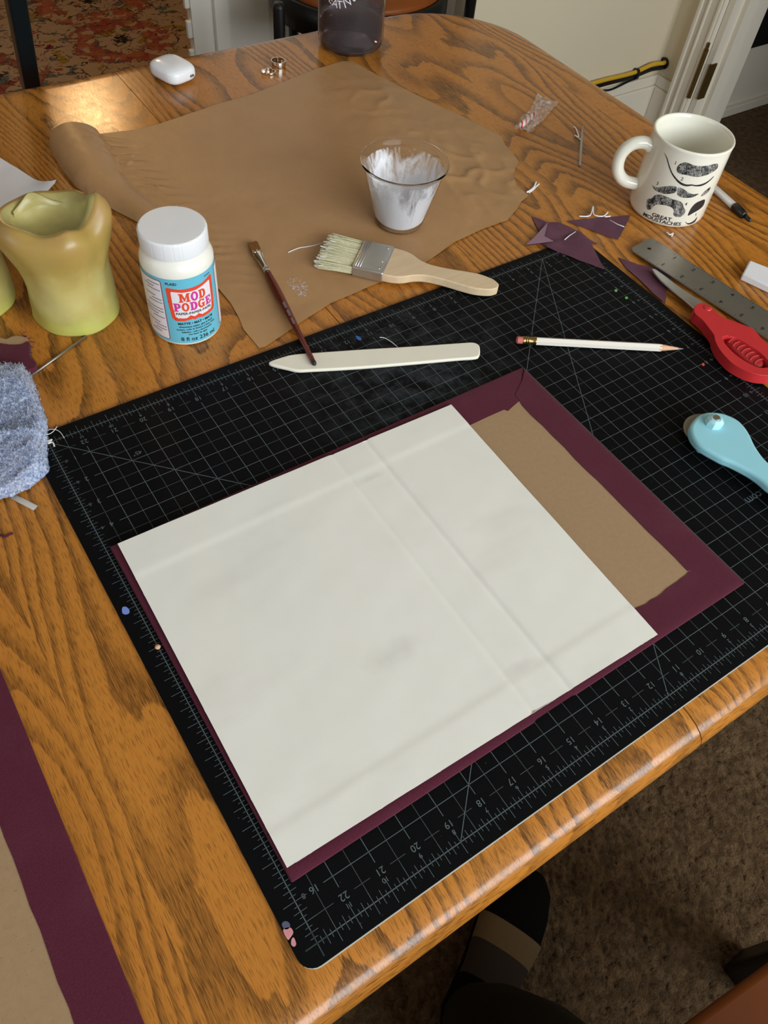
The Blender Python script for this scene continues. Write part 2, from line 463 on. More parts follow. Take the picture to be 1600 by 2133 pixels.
M['residue'] = residue()
def smear():
    t = NT('glue_smear'); o = t.pos(); n = t.noise(t.map(o, scale=(230, 700, 1), rot=(0, 0, 0.7)), 1.0, 4, 0.6); n2 = t.noise(t.map(o, scale=(600, 260, 1), rot=(0, 0, 0.7)), 1.0, 3, 0.6)
    t.bsdf(Base_Color=lin((232, 230, 234)), Roughness=0.35, Alpha=t.ramp(t.math('MAXIMUM', n, n2), [(0.55, BW(0.0)), (0.72, BW(0.85))])); return t.m
M['smear'] = smear()
M['glue'] = plain('white_glue', (236, 236, 238), 0.3, var=0.03)
M['film'] = None
def film():
    t = NT('crinkled_film'); o = t.pos(); n = t.noise(o, 220, 4, 0.6)
    t.bsdf(Base_Color=lin((225, 215, 205)), Roughness=0.2, Alpha=t.ramp(n, [(0.4, BW(0.16)), (0.62, BW(0.55))])); t.bump(n, 0.9, 0.003); return t.m
M['film'] = film()
M['steel'] = plain('brushed_steel', (196, 194, 188), 0.34, 0.85, var=0.1, vscale=60, bump=0.05, bscale=700)
M['steel_dark'] = plain('dull_steel', (150, 144, 132), 0.34, 0.75, var=0.12)
M['silver'] = plain('silver', (226, 222, 214), 0.12, 1.0, var=0.03)
M['brass'] = plain('brass_ferrule', (168, 138, 82), 0.28, 1.0, var=0.2, vscale=200)
M['old_brass'] = plain('tarnished_brass', (108, 84, 40), 0.45, 0.8, var=0.3, vscale=120)
M['red'] = plain('red_plastic', (196, 46, 50), 0.36, var=0.04)
M['red_dark'] = plain('red_grip', (176, 38, 42), 0.45, var=0.05)
M['teal'] = plain('pale_blue_plastic', (150, 208, 220), 0.4, var=0.02)
M['teal2'] = plain('pale_blue_nut', (176, 224, 232), 0.35, var=0.02)
M['bone'] = plain('bone', (232, 226, 208), 0.35, var=0.04, vscale=60)
def lightwood():
    t = NT('pale_birch'); o = t.pos(); g = t.noise(t.map(o, scale=(200, 200, 60), rot=(0, 0, 0.86)), 1.0, 3)
    n = t.noise(t.map(o, scale=(30, 300, 100), rot=(0, 0, 0.86)), 1.0, 3)
    t.set(t.b.inputs['Base Color'], t.mix(n, lin((206, 176, 138)), lin((224, 200, 166)))); t.bsdf(Roughness=0.55); t.bump(n, 0.1, 0.0003); return t.m
M['birch'] = lightwood()
M['maroon_lacquer'] = plain('red_brown_lacquer', (96, 32, 22), 0.18, var=0.25, vscale=60)
M['bristle'] = plain('cream_bristle', (206, 200, 164), 0.6, var=0.25, vscale=400)
M['bristle_tip'] = plain('glued_bristle', (228, 226, 220), 0.5, var=0.1)
M['bristle_brown'] = plain('brown_bristle', (150, 104, 58), 0.5, var=0.3, vscale=500)
M['pencil'] = plain('cream_paint', (232, 224, 212), 0.35, var=0.02)
M['pink_rubber'] = plain('pink_rubber', (196, 108, 98), 0.75, var=0.08)
M['cedar'] = plain('cedar_wood', (214, 168, 132), 0.7, var=0.12, vscale=200)
M['graphite'] = plain('graphite', (120, 116, 118), 0.35, 0.4)
M['ceramic'] = plain('cream_glaze', (232, 228, 212), 0.14, var=0.015)
M['eraser'] = plain('white_vinyl', (228, 226, 228), 0.6, var=0.03)
M['black_plastic'] = plain('black_plastic', (18, 18, 20), 0.3, var=0.1)
M['black_metal'] = plain('black_metal', (8, 8, 9), 0.45, 0.0, var=0.15)
M['teal_metal'] = plain('dark_teal_paint', (16, 30, 34), 0.25, var=0.25, vscale=30)
M['seatwood'] = plain('brown_seat_wood', (130, 68, 24), 0.42, Specular_IOR_Level=0.25, var=0.25, vscale=25)
def terry():
    t = NT('blue_terry'); o = t.pos(); n = t.ramp(t.noise(o, 420, 3, 0.7), [(0.35, BW(0)), (0.65, BW(1))]); b = t.noise(o, 22, 3)
    c = t.mix(n, lin((112, 132, 182)), lin((214, 224, 244))); c = t.mix(t.math('MULTIPLY', t.ramp(b, [(0.45, BW(0)), (0.7, BW(1))]), 0.5), c, lin((182, 178, 186)))
    t.set(t.b.inputs['Base Color'], c); t.bsdf(Roughness=0.95, Sheen_Weight=0.3); t.bump(t.noise(o, 700, 3, 0.7), 1.0, 0.002); return t.m
M['terry'] = terry()
M['white_thread'] = plain('white_thread', (226, 222, 214), 0.8)
M['paper_white'] = plain('white_paper', (226, 224, 226), 0.7, var=0.015)
def carpet():
    t = NT('brown_carpet'); p = t.pos(); n = t.noise(p, 260, 4, 0.7); b = t.noise(p, 6, 3); c3 = t.noise(p, 60, 3)
    c = t.mix(n, lin((58, 44, 30)), lin((158, 128, 94))); c = t.mix(t.math('MULTIPLY', b, 0.4), c, lin((92, 68, 46)))
    c = t.mix(t.math('MULTIPLY', t.ramp(c3, [(0.4, BW(1)), (0.6, BW(0))]), 0.45), c, lin((58, 42, 28)))
    t.set(t.b.inputs['Base Color'], c); t.bsdf(Roughness=1.0, Specular_IOR_Level=0.1); t.bump(n, 1.0, 0.006); return t.m
M['carpet'] = carpet()
def rug():
    t = NT('floral_rug'); p = t.pos()
    wx = t.n('ShaderNodeTexNoise', Vector=p, Scale=11.0, Detail=3).outputs['Color']
    q = t.n('ShaderNodeVectorMath', _operation='ADD', i0=p, i1=t.n('ShaderNodeVectorMath', _operation='SCALE', i0=t.n('ShaderNodeVectorMath', _operation='SUBTRACT', i0=wx, i1=(0.5, 0.5, 0.5)).outputs[0], Scale=0.10).outputs[0]).outputs[0]
    jag = t.n('ShaderNodeTexNoise', Vector=t.map(p, scale=(1, 1.6, 1)), Scale=75.0, Detail=2).outputs['Fac']
    base = t.mix(t.noise(p, 30, 4), lin((186, 158, 128)), lin((166, 140, 112)))
    c = base
    def blob(c, scale, lo, hi, col, loc):
        nz = t.math('ADD', t.noise(t.map(q, loc=loc, scale=(1, 1.3, 1)), scale, 1), t.math('MULTIPLY', t.math('SUBTRACT', jag, 0.5), 0.22))
        return t.mix(t.ramp(nz, [(lo, BW(0)), (hi, BW(1))]), c, lin(col))
    c = blob(c, 10, 0.63, 0.645, (150, 122, 58), (3, 1, 0))
    c = blob(c, 12, 0.645, 0.66, (100, 104, 96), (7, 5, 0))
    c = blob(c, 11, 0.69, 0.70, (150, 70, 54), (1, 9, 0))
    c = blob(c, 18, 0.70, 0.715, (110, 40, 52), (5, 2, 3))
    # curling dark outlines
    v = t.math('ABSOLUTE', t.math('SUBTRACT', t.noise(t.map(q, loc=(2, 8, 1)), 15, 1), 0.5))
    ln = t.math('MULTIPLY', t.ramp(v, [(0.012, BW(1)), (0.022, BW(0))]), t.ramp(jag, [(0.44, BW(0)), (0.5, BW(1))]))
    c = t.mix(ln, c, lin((64, 48, 36)))
    def med(c, cx, cy, r, wd, col, col2, dark):
        d = t.n('ShaderNodeVectorMath', _operation='DISTANCE', i0=t.map(q, scale=(1, 1, 0)), i1=(cx, cy, 0)).outputs['Value']
        dd = t.math('ADD', t.math('ABSOLUTE', t.math('SUBTRACT', d, r)), t.math('MULTIPLY', t.math('SUBTRACT', jag, 0.5), 0.10))
        brk = t.ramp(t.noise(t.map(p, loc=(cx * 5, 3, 0)), 24, 2), [(0.43, BW(0)), (0.46, BW(1))])
        cc = t.mix(t.ramp(t.noise(p, 26, 2), [(0.47, BW(0)), (0.53, BW(1))]), lin(col), lin(col2))
        m_ = t.math('MULTIPLY', t.ramp(dd, [(wd, BW(1)), (wd + 0.004, BW(0))]), brk)
        c = t.mix(t.math('MULTIPLY', m_, 0.85), c, cc)
        e = t.math('ABSOLUTE', t.math('SUBTRACT', dd, wd + 0.004)); c = t.mix(t.math('MULTIPLY', t.ramp(e, [(0.003, BW(1)), (0.007, BW(0))]), t.math('MULTIPLY', brk, 0.8)), c, lin((70, 48, 38)))
        dj = t.math('ADD', d, t.math('MULTIPLY', t.math('SUBTRACT', jag, 0.5), 0.10))
        return t.mix(t.ramp(dj, [(dark, BW(1)), (dark + 0.006, BW(0))]), c, lin((40, 34, 32)))
    c = med(c, 0.87, 2.735, 0.125, 0.034, (142, 52, 54), (160, 88, 54), 0.02)
    c = med(c, 0.89, 3.07, 0.16, 0.04, (170, 88, 54), (150, 66, 52), 0.025)
    c = med(c, 0.45, 2.66, 0.10, 0.03, (138, 52, 62), (150, 84, 56), 0.015)
    c = med(c, 0.42, 3.15, 0.13, 0.03, (150, 120, 50), (120, 96, 52), 0.02)
    t.set(t.b.inputs['Base Color'], c); t.bsdf(Roughness=1.0, Specular_IOR_Level=0.1); t.bump(t.noise(p, 500, 2), 0.5, 0.002); return t.m
M['rug'] = rug()
M['wall'] = plain('cream_wall_paint', (214, 200, 172), 0.6, var=0.03, vscale=4)
M['trim'] = plain('white_trim_paint', (220, 210, 192), 0.4, var=0.03, vscale=8)
M['trim_white'] = plain('white_gloss_trim', (236, 231, 220), 0.4, var=0.03, vscale=8)
M['wall_tan'] = plain('tan_wall_paint', (164, 150, 126), 0.7, var=0.03, vscale=4)
M['ceiling'] = plain('ceiling_paint', (182, 176, 166), 0.8, var=0.02)
M['yellow'] = plain('yellow_cable', (200, 158, 40), 0.4)
M['glass'] = clear('window_glass', (250, 250, 250), 0.0, 1.45)
M['dark'] = plain('black_panel', (10, 9, 9), 0.6)
M['trouser'] = plain('dark_trousers', (34, 30, 22), 0.9, var=0.2, Specular_IOR_Level=0.1, vscale=30, bump=0.4, bscale=500)
M['shoe'] = plain('black_shoe', (7, 6, 6), 0.8, var=0.2, Specular_IOR_Level=0.08)
M['shoe_tan'] = plain('tan_suede', (104, 84, 56), 0.95, var=0.12, vscale=200)
M['shoe_brown'] = plain('brown_canvas', (40, 28, 21), 0.9, var=0.2, vscale=200)
M['blue_paint'] = plain('blue_paint', (118, 140, 214), 0.5)
M['pink_paint'] = plain('pink_paint', (212, 142, 146), 0.5, var=0.12, vscale=300)
M['navy_paint'] = plain('slate_paint', (84, 88, 112), 0.5, var=0.1)
M['green_mark'] = plain('green_mark', (96, 170, 74), 0.5)
M['bright_blue_mark'] = plain('bright_blue_mark', (40, 96, 170), 0.5)
M['plate'] = plain('outlet_plastic', (196, 188, 164), 0.4)
M['clear_stick'] = clear('clear_stick', (236, 230, 222), 0.25, 1.3, 0.6)
def candy_mat():
    t = NT('striped_candy'); o = t.obj(); wv = t.n('ShaderNodeTexWave', Vector=t.map(o, rot=(0, 0, 0.5)), Scale=46.0, Distortion=0.4).outputs['Fac']
    t.set(t.b.inputs['Base Color'], t.mix(t.ramp(wv, [(0.70, BW(0)), (0.78, BW(1))]), lin((238, 226, 222)), lin((206, 44, 44)))); t.bsdf(Roughness=0.3); return t.m
M['candy'] = candy_mat()
def engraving():
    t = NT('engraved_ink'); o = t.pos(); n = t.noise(t.map(o, scale=(1900, 1900, 500)), 1.0, 3, 0.65)
    n2 = t.noise(o, 130, 2)
    t.set(t.b.inputs['Base Color'], t.mix(t.ramp(t.math('ADD', n, t.math('MULTIPLY', t.math('SUBTRACT', n2, 0.5), 0.5)), [(0.47, BW(0)), (0.66, BW(1))]), lin((34, 34, 38)), lin((190, 188, 180)))); t.bsdf(Roughness=0.2); return t.m
M['engraving'] = engraving()

# ------------------------------------------------------------------ room
def struct(name, mb, mat, parent=None, bev=0):
    o = mb.build(name, mat, parent)
    if parent is None: o['kind'] = 'structure'
    if bev: bevel(o, bev, 2)
    return o
YB, XR, YK, XK = 1.5, 2.06, 1.90, 1.42     # beige wall, right wall, back wall, recess wall
floor = struct('floor', MB().box(-2.3, 4.4, -2.2, 5.0, -0.05, 0.0), M['carpet'])
# carpet pile on the lit patch in front of the table
gx = np.arange(0.02, 1.15, 0.0045); gy = np.arange(-0.62, 0.06, 0.0045)
PX, PY = np.meshgrid(gx, gy); PX = PX + rng.uniform(-.0015, .0015, PX.shape); PY = PY + rng.uniform(-.0015, .0015, PY.shape)
PZ = 0.002 + rng.uniform(0, 0.007, PX.shape); PZ[0, :] = PZ[-1, :] = 0; PZ[:, 0] = PZ[:, -1] = 0
ny, nx = PX.shape; idx = np.arange(nx * ny).reshape(ny, nx)
F = np.stack([idx[:-1, :-1], idx[:-1, 1:], idx[1:, 1:], idx[1:, :-1]], -1).reshape(-1, 4)
pile = mesh_obj('carpet_pile', np.stack([PX, PY, PZ], -1).reshape(-1, 3), F, M['carpet'], floor, True, kind='stuff')
struct('ceiling', MB().box(-2.3, 4.4, -2.2, 5.0, 2.5, 2.55), M['ceiling'])
struct('wall_left', MB().box(-2.3, -2.2, -2.2, -0.15, 0, 2.5).box(-2.3, -2.2, 1.25, 5.0, 0, 2.5).box(-2.3, -2.2, -0.15, 1.25, 0, 0.85).box(-2.3, -2.2, -0.15, 1.25, 2.2, 2.5), M['wall_tan'])
struct('wall_front', MB().box(-2.3, -0.6, -2.2, -2.05, 0, 2.5).box(1.9, 4.4, -2.2, -2.05, 0, 2.5).box(-0.6, 1.9, -2.2, -2.05, 0, 1.15).box(-0.6, 1.9, -2.2, -2.05, 2.3, 2.5), M['wall_tan'])
def window(name, x0, x1, y0, y1, z0, z1, axis):
    mb = MB(); t_ = 0.05
    if axis == 'x':
        mb.box(x0, x1, y0, y1, z0, z0 + t_).box(x0, x1, y0, y1, z1 - t_, z1)
        n = 3
        for i in range(n + 1):
            xx = x0 + (x1 - x0 - t_) * i / n; mb.box(xx, xx + t_, y0, y1, z0 + t_, z1 - t_)
    else:
        mb.box(x0, x1, y0, y1, z0, z0 + t_).box(x0, x1, y0, y1, z1 - t_, z1)
        for i in range(3):
            yy = y0 + (y1 - y0 - t_) * i / 2; mb.box(x0, x1, yy, yy + t_, z0 + t_, z1 - t_)
    f = struct(name, mb, M['trim_white'])
    if axis == 'x': g = MB().box(x0, x1, y0 + .01, y0 + .014, z0, z1)
    else: g = MB().box(x0 + .01, x0 + .014, y0, y1, z0, z1)
    g.build('pane', M['glass'], f)
window('window_1', -0.6, 1.9, -2.16, -2.08, 1.15, 2.30, 'x')
window('window_2', -2.28, -2.22, -0.15, 1.25, 0.85, 2.2, 'y')  # unseen window, goes with the added left fill
# beige wall stub with its short return, recess wall and back wall up to the opening of the rug room
struct('wall_corner', MB().box(1.30, 2.2, YB, YB + 0.06, 0, 2.5), M['wall'])
struct('wall_recess', MB().box(XK, 1.50, YB + 0.06, YK + .12, 0, 2.5), M['trim_white'])
xo = 0.775
struct('wall_back', MB().box(xo, XK, YK, YK + 0.025, 0, 2.5).box(-2.2, xo, YK, YK + 0.12, 2.15, 2.5).box(-2.2, -1.2, YK, YK + .12, 0, 2.15), M['trim_white'])
struct('wall_far', MB().box(-2.3, 2.2, 4.9, 5.0, 0, 2.5), M['wall'])
# right wall x = 2.06 with a doorway from y = 1.35 towards the camera side
struct('wall_right', MB().box(XR, XR + .13, 1.35, YB, 0, 2.5).box(XR, XR + .13, -2.05, 0.45, 0, 2.5).box(XR, XR + .13, 0.45, 1.35, 2.1, 2.5), M['wall'])
struct('wall_side', MB().box(XR + .14, 4.4, YB, YB + .08, 0, 2.5), M['wall'])
struct('wall_east', MB().box(4.3, 4.4, -2.05, YB, 0, 2.5), M['wall'])
struct('wall_north', MB().box(2.1, 2.2, YB + .08, 4.9, 0, 2.5), M['wall'])
struct('baseboard_corner', MB().box(1.32, XR, YB - .016, YB, 0, .176).box(1.32, XR, YB - .010, YB, .176, .205), M['trim'], bev=.003)
struct('baseboard_right', MB().box(XR - .016, XR, 1.43, YB - .016, 0, .176).box(XR - .010, XR, 1.43, YB - .01, .176, .205), M['trim'], bev=.003)
struct('baseboard_side', MB().box(XR + .15, 4.3, YB - .014, YB, 0, .215).box(XR + .15, 4.3, YB - .03, YB - .014, 0, .03), M['trim'], bev=.003)
# door casing with moulded profile, jamb and hinge
dc = struct('door_1', MB().box(XR - .022, XR, 1.352, 1.428, 0, 2.12), M['trim'])
for nm, a, b, dd in (('casing_bead', 1.412, 1.424, .030), ('casing_fillet', 1.390, 1.398, .028), ('casing_edge', 1.356, 1.366, .027)):
    bevel(MB().box(XR - dd, XR - .020, a, b, 0, 2.12).build(nm, M['trim'], dc), .003, 2)
MB().box(XR - .005, XR + .15, 1.332, 1.350, 0, 2.1).build('jamb', M['trim'], dc)
MB().box(XR + .035, XR + .08, 1.318, 1.332, 0, 2.1).build('door_stop', M['trim'], dc)
hg = MB().box(XR - .010, XR + .016, 1.328, 1.334, .205, .300).build('hinge', M['old_brass'], dc)
MB().tube([(XR - .026, 1.350, .205), (XR - .026, 1.350, .335)], .0065, 10).build('hinge_knuckle', M['old_brass'], hg)
MB().tube([(XR - .026, 1.350, .335), (XR - .026, 1.350, .352)], .004, 8).build('hinge_pin', M['old_brass'], hg)
MB().box(XR - .024, XR - .018, 1.352, 1.366, .215, .300).build('hinge_leaf', M['old_brass'], hg)
# white casing at the edge of the opening, with its small catch plates
cs = struct('trim_1', MB().box(xo - .008, xo + .035, YK - .02, YK, 0, 2.15), M['trim_white'])
MB().box(xo + .05, xo + .085, YK - .026, YK - .004, 0, 2.15).build('casing_bead', M['trim_white'], cs)
MB().box(xo + .035, xo + .20, YK - .012, YK, 0, 2.15).build('casing_face', M['trim_white'], cs)
for k, z0 in enumerate((.30, .365, .43)):
    bevel(MB().box(xo - .020, xo - .008, YK - .016, YK - .004, z0, z0 + .038).build('catch', M['trim_white'], cs), .002)
struct('baseboard_back', MB().box(xo + .2, XK, YK - .016, YK, 0, .2), M['trim_white'], bev=.003)
# outlet on the recess wall
ol = thing('wall_outlet', 'cream wall outlet plate on the recessed wall behind the bottle', 'outlet', (XK - .003, 1.82, .30))
bevel(MB().box(XK - .006, XK, 1.785, 1.865, .27, .385).build('plate', M['plate'], ol), .002)
for z in (.305, .35): MB().box(XK - .0075, XK - .006, 1.812, 1.838, z - .012, z + .012).build('socket', M['ink_grey'], ol)
# black panel on the wall beyond the doorway
pn = MB().box(2.25, 3.6, YB - .034, YB - .016, .222, 1.6).build('blackboard', M['dark'], label='large black board standing above the baseboard beyond the doorway', cat='board'); bevel(pn, .004)
# cables along the beige wall
def cable(name, pts, r, mat, label):
    mb = MB().tube(spline(pts, 8), r, 8); return mb.build(name, mat, smooth=True, label=label, cat='cable')
yc = YB - .012
cable('yellow_cable', [(1.62, yc, .232), (1.80, yc, .236), (1.93, yc, .234), (2.0, yc - .004, .246), (2.045, yc - .006, .243), (2.058, yc, .243)], .006, M['yellow'], 'yellow cable running along the cream wall above the baseboard')
cable('black_cable', [(1.62, yc, .218), (1.80, yc, .2235), (1.93, yc, .2225), (2.0, yc - .004, .232), (2.045, yc - .006, .230), (2.058, yc, .232)], .0055, M['black_plastic'], 'black cable strapped under the yellow cable on the wall')
cable('thin_black_cable', [(1.62, yc, .208), (1.80, yc, .2065), (1.86, yc, .202), (1.93, yc, .213), (1.96, yc, .214)], .003, M['black_plastic'], 'thin black cable sagging below the yellow cable')
tie = MB().lathe([(.010, -.004), (.0125, -.004), (.0125, .004), (.010, .004)], (0, 0), 16, close=True)
tie.v = [(1.945 + z, yc + x, .229 + y * 1.25) for x, y, z in tie.v]
tie.build('cable_tie', M['black_plastic'], label='black tie strapping the cables together', cat='cable tie')
gm = MB().lathe([(.004, 0), (.016, 0), (.016, .006), (.004, .006)], (0, 0), 16, close=True)
gm.v = [(2.0595 - z, yc + x, .238 + y) for x, y, z in gm.v]
gm.build('cable_grommet', M['black_plastic'], label='black hole grommet where the cables enter the wall corner', cat='grommet')

# rug
rg = prism('floral_rug', [(-1.1, 2.1), (1.9, 2.1), (1.9, 4.4), (-1.1, 4.4)], 0.0005, 0.010, M['rug'], label='beige floral rug with red and yellow flowers in the next room', cat='rug')

# ------------------------------------------------------------------ table
tb = thing('oak_table', 'glossy oak dining table with rounded edges and a leaf seam', 'table', (-0.02, 0.49, 0))
Y0, Y1, X1, SEAM, TH = -0.0365, 1.022, 0.882, 0.2885, 0.030
def lip(o):
    """the rounded lip is a separate strip of wood with its grain along the edge"""
    o.data.materials.append(M['oak_lip'])
    for p in o.data.polygons:
        if p.center.z < TZ - .0065: p.material_index = 1
    return o
def half(seam, sgn, xend, rad, name, gap=0.0004):
    prof = [(0.030, 0.0), (0.020, -0.0006), (0.012, -0.0025), (0.006, -0.006), (0.002, -0.0105), (0.0, -0.016), (0.0005, -0.021), (0.003, -0.026), (0.008, -0.029), (0.014, -0.030)]
    N = 10
    def ring(d):
        out = [(seam + sgn * gap, Y0 + d)]
        r = rad - d
        for (cx, cy, a0) in ((xend - sgn * rad, Y0 + rad, -90), (xend - sgn * rad, Y1 - rad, 0)):
            for k in range(N + 1):
                a = math.radians(a0 + 90 * k / N); out.append((cx + sgn * r * math.cos(a), cy + r * math.sin(a)))
        out.append((seam + sgn * gap, Y1 - d)); return out
    V = []; F = []; n = 2 * (N + 1) + 2
    for d, z in prof: V += [(x, y, TZ + z) for x, y in ring(d)]
    for j in range(len(prof) - 1):
        for k in range(n - 1): F.append([j * n + k, j * n + k + 1, (j + 1) * n + k + 1, (j + 1) * n + k])
    F.append(list(range(n))); e = (len(prof) - 1) * n; F.append([e + k for k in range(n)])
    F.append([j * n for j in range(len(prof))] + [j * n + n - 1 for j in reversed(range(len(prof)))])
    o = mesh_obj(name, V, F, M['oak'], tb); fix_normals(o); smooth_angle(o, 30); return lip(o)
half(SEAM, 1, X1, 0.16, 'table_leaf')
half(-0.33, -1, -0.92, 0.16, 'table_leaf')
def leaf(x0, x1):
    prof = [(0.030, 0.0), (0.020, -0.0006), (0.012, -0.0025), (0.006, -0.006), (0.002, -0.0105), (0.0, -0.016), (0.0005, -0.021), (0.003, -0.026), (0.008, -0.029), (0.014, -0.030)]
    loop = [(Y0 + d, TZ + z) for d, z in prof[::-1]] + [(Y1 - d, TZ + z) for d, z in prof]
    n = len(loop); V = [(x0, y, z) for y, z in loop] + [(x1, y, z) for y, z in loop]
    F = [[i, (i + 1) % n, (i + 1) % n + n, i + n] for i in range(n)] + [list(range(n)), [i + n for i in range(n)]]
    o = mesh_obj('table_leaf', V, F, M['oak'], tb); fix_normals(o); smooth_angle(o, 30); return lip(o)
leaf(-0.33 + .0004, SEAM - .0004)
bevel(MB().box(-0.75, 0.70, 0.12, 0.88, TZ - .10, TZ - .0302).build('apron', M['oak_edge'], tb), .004)
MB().lathe([(.0, .10), (.12, .10), (.13, .14), (.09, .2), (.07, .3), (.085, .42), (.10, .5), (.08, .58), (.12, .62), (.12, .645), (0, .645)], (-.02, .49), 32).build('pedestal', M['oak_edge'], tb, True)
for a in (45, 135, 225, 315):
    ca, sa = math.cos(math.radians(a)), math.sin(math.radians(a))
    MB().tube([(-.02 + ca * .05, .49 + sa * .05, .2), (-.02 + ca * .2, .49 + sa * .2, .15), (-.02 + ca * .36, .49 + sa * .36, .04), (-.02 + ca * .40, .49 + sa * .40, .03)], [.04, .04, .03, .03], 12).build('foot', M['oak_edge'], tb, True)

# ------------------------------------------------------------------ cutting mat
I = 0.0254
mt = thing('cutting_mat', 'black cutting mat with a grey inch grid under the book cover', 'cutting mat', (0.29, 0.21, TZ))
mo = rrect(-0.0135, 0.598, -0.0112, 0.4445, 0.010)
prism('mat_core', rrect(-0.0131, 0.5976, -0.0113, 0.4440, 0.010), TZ + .0001, TZ + .0011, M['mat_core'], mt, smooth=False)
bevel(prism('mat_surface', rrect(-0.0135, 0.598, -0.0107, 0.4445, 0.010), TZ + .0011, MZ, M['mat'], mt, smooth=False), .0002, 1)
def gp(U, V): return ((23 - U) * I, (17 - V) * I)
zl = MZ + 0.00004
gl = MB(); gd = MB()
def line(mb, a, b, wd, z=zl):
    a = np.array(gp(*a)); b = np.array(gp(*b)); d = b - a; L = np.linalg.norm(d); d /= L; n = np.array([-d[1], d[0]]) * wd / 2
    q = [a + n, b + n, b - n, a - n][::-1]
    k = [(p[0], p[1], z) for p in q]
    mb.add(k, [(0, 1, 2, 3)] if True else [])
LW, LT = 0.00044, 0.00032
for u in range(1, 23):
    line(gl, (u, 0.5 + .22), (u, 16.5 - .22), LW if u % 1 == 0 else LT)
for u in np.arange(0.5, 23, 1): line(gd, (u, 0), (u, 17), LT, zl - .00001)
for v in range(1, 17): line(gl, (0.5 + .25, v), (22.5 - .25, v), LW)
for v in np.arange(0.5, 17, 1):
    if v in (0.5, 16.5):
        for u in range(0, 23):
            line(gd, (u + .28 if u else 0, v), (u + .72 if u < 22 else 23, v), LT, zl - .00001)
    else: line(gd, (0, v), (23, v), LT, zl - .00001)
for v in (0, 17): line(gl, (-.3, v), (23.3, v), .0006)
for u in (0, 23): line(gl, (u, -.3), (u, 17.3), .0006)
for k in range(0, 23 * 8 + 1):
    u = k / 8; L = .30 if k % 8 == 0 else .27 if k % 4 == 0 else (.17 if k % 2 == 0 else .09)
    for v in (0, 17): line(gl, (u, v - L), (u, v + L), LT)
for k in range(0, 17 * 8 + 1):
    v = k / 8; L = .30 if k % 8 == 0 else .27 if k % 4 == 0 else (.17 if k % 2 == 0 else .09)
    for u in (0, 23): line(gl, (u - L, v), (u + L, v), LT)
line(gl, (23, 0), (11, 12), .0005); line(gl, (2, 0), (19, 17), .0005); line(gl, (2, 0), (2 + 17 / 1.7320508, 17), .0005)
gl.build('grid_lines', M['print'], mt); gd.build('half_inch_lines', M['print_dim'], mt)
_nm = {}
def mtext(s, U, V, size, rot=PI):
    P2, F2 = text2d(s, size); c, s_ = math.cos(rot), math.sin(rot); x0, y0 = gp(U, V)
    key = (s, size)
    if key not in _nm:
        _nm[key] = mesh_obj('numeral', [(x0 + c * x - s_ * y, y0 + s_ * x + c * y, zl) for x, y in P2], F2, M['print'], mt)
        me_ = _nm[key].data; sh = Vector((x0, y0, zl)) - mt.location
        me_.transform(Matrix.Translation(-sh)); _nm[key].location = sh
    else:
        o_ = _nm[key].copy(); COL.objects.link(o_); o_.location = Vector((x0, y0, zl)) - mt.location
for u in range(1, 23):
    for v, dv in ((0.5, -.22), (16.5, .22)):
        mtext(str(u), u, v, .0062); mtext(str(abs(u - 11)), u, v + dv, .0044)
for v in range(1, 17):
    for u, du in ((0.5, -.28), (22.5, .28)):
        mtext(str(v), u, v, .0062); mtext(str(abs(v - 8)), u + du, v, .0044)
mtext('45°', 20.75, 1.78, .0055)
cmx, cmy = at(1575, 1034, MZ); mtext('.com', 23 - cmx / I + 0.05, 17 - cmy / I, .011)
def dab(name, pts, z, mat, parent, h=.0004):
    return prism(name, spline(A(pts, z), 5, True), z, z + h, mat, parent, smooth=False)
dab('paint_spot', [(255, 1266), (262, 1264), (269, 1270), (269, 1277), (262, 1280), (255, 1277)], MZ, M['blue_paint'], mt, .0002)
dab('paint_spot', [(587, 1926), (593, 1919), (602, 1922), (604, 1932), (594, 1936)], MZ, M['navy_paint'], mt, .0002)
dab('paint_spot', [(590, 1937), (604, 1932), (611, 1942), (605, 1953), (599, 1957)], MZ, M['pink_paint'], mt, .0002)
dab('paint_spot', [(607, 1958), (612, 1953), (617, 1966), (613, 1972), (607, 1968)], MZ, M['pink_paint'], mt, .0002)
dab('paint_spot', [(741, 700), (750, 702), (753, 708), (746, 708)], MZ, M['bright_blue_mark'], mt, .0001)
for px, py in ((1305, 621), (1283, 606)): dab('paint_spot', [(px - 3, py - 2), (px + 2, py - 3), (px + 3, py + 1), (px - 1, py + 2)], MZ, M['green_mark'], mt, .0001)
dab('paint_spot', [(1462, 758), (1466, 756), (1468, 761), (1464, 762)], MZ, M['label_red'], mt, .0001)

# ------------------------------------------------------------------ book cover being made
bk = thing('book_cover', 'burgundy cloth book cover with bare board lying on the cutting mat', 'book cover', (0.2, 0.17, MZ))
BZ = MZ + .0032
c4 = A([(229, 1133), (599, 1833), (1553, 1222), (1096, 767)], BZ - .001)
bx0 = (c4[0][0] + c4[1][0]) / 2; bx1 = (c4[2][0] + c4[3][0]) / 2; by0 = (c4[1][1] + c4[2][1]) / 2; by1 = (c4[0][1] + c4[3][1]) / 2
s1 = np.mean([at(692, 950, BZ)[0], at(1108, 1485, BZ)[0]]); s2 = np.mean([at(770, 925, BZ)[0], at(1190, 1450, BZ)[0]])
def edge_wave(y, s): return y
outl = []
for x, y in ((bx0, by0), (s1 - .003, by0), (s1 + .001, by0 + .0012), (s2 - .001, by0 + .0012), (s2 + .003, by0), (bx1, by0), (bx1, by1), (s2 + .003, by1), (s2 - .001, by1 - .0012), (s1 + .001, by1 - .0012), (s1 - .003, by1), (bx0, by1)): outl.append((x, y))
prism('cover_cloth', outl, MZ + .0001, BZ - .0004, M['burgundy'], bk, bev=.0011, seg=3)
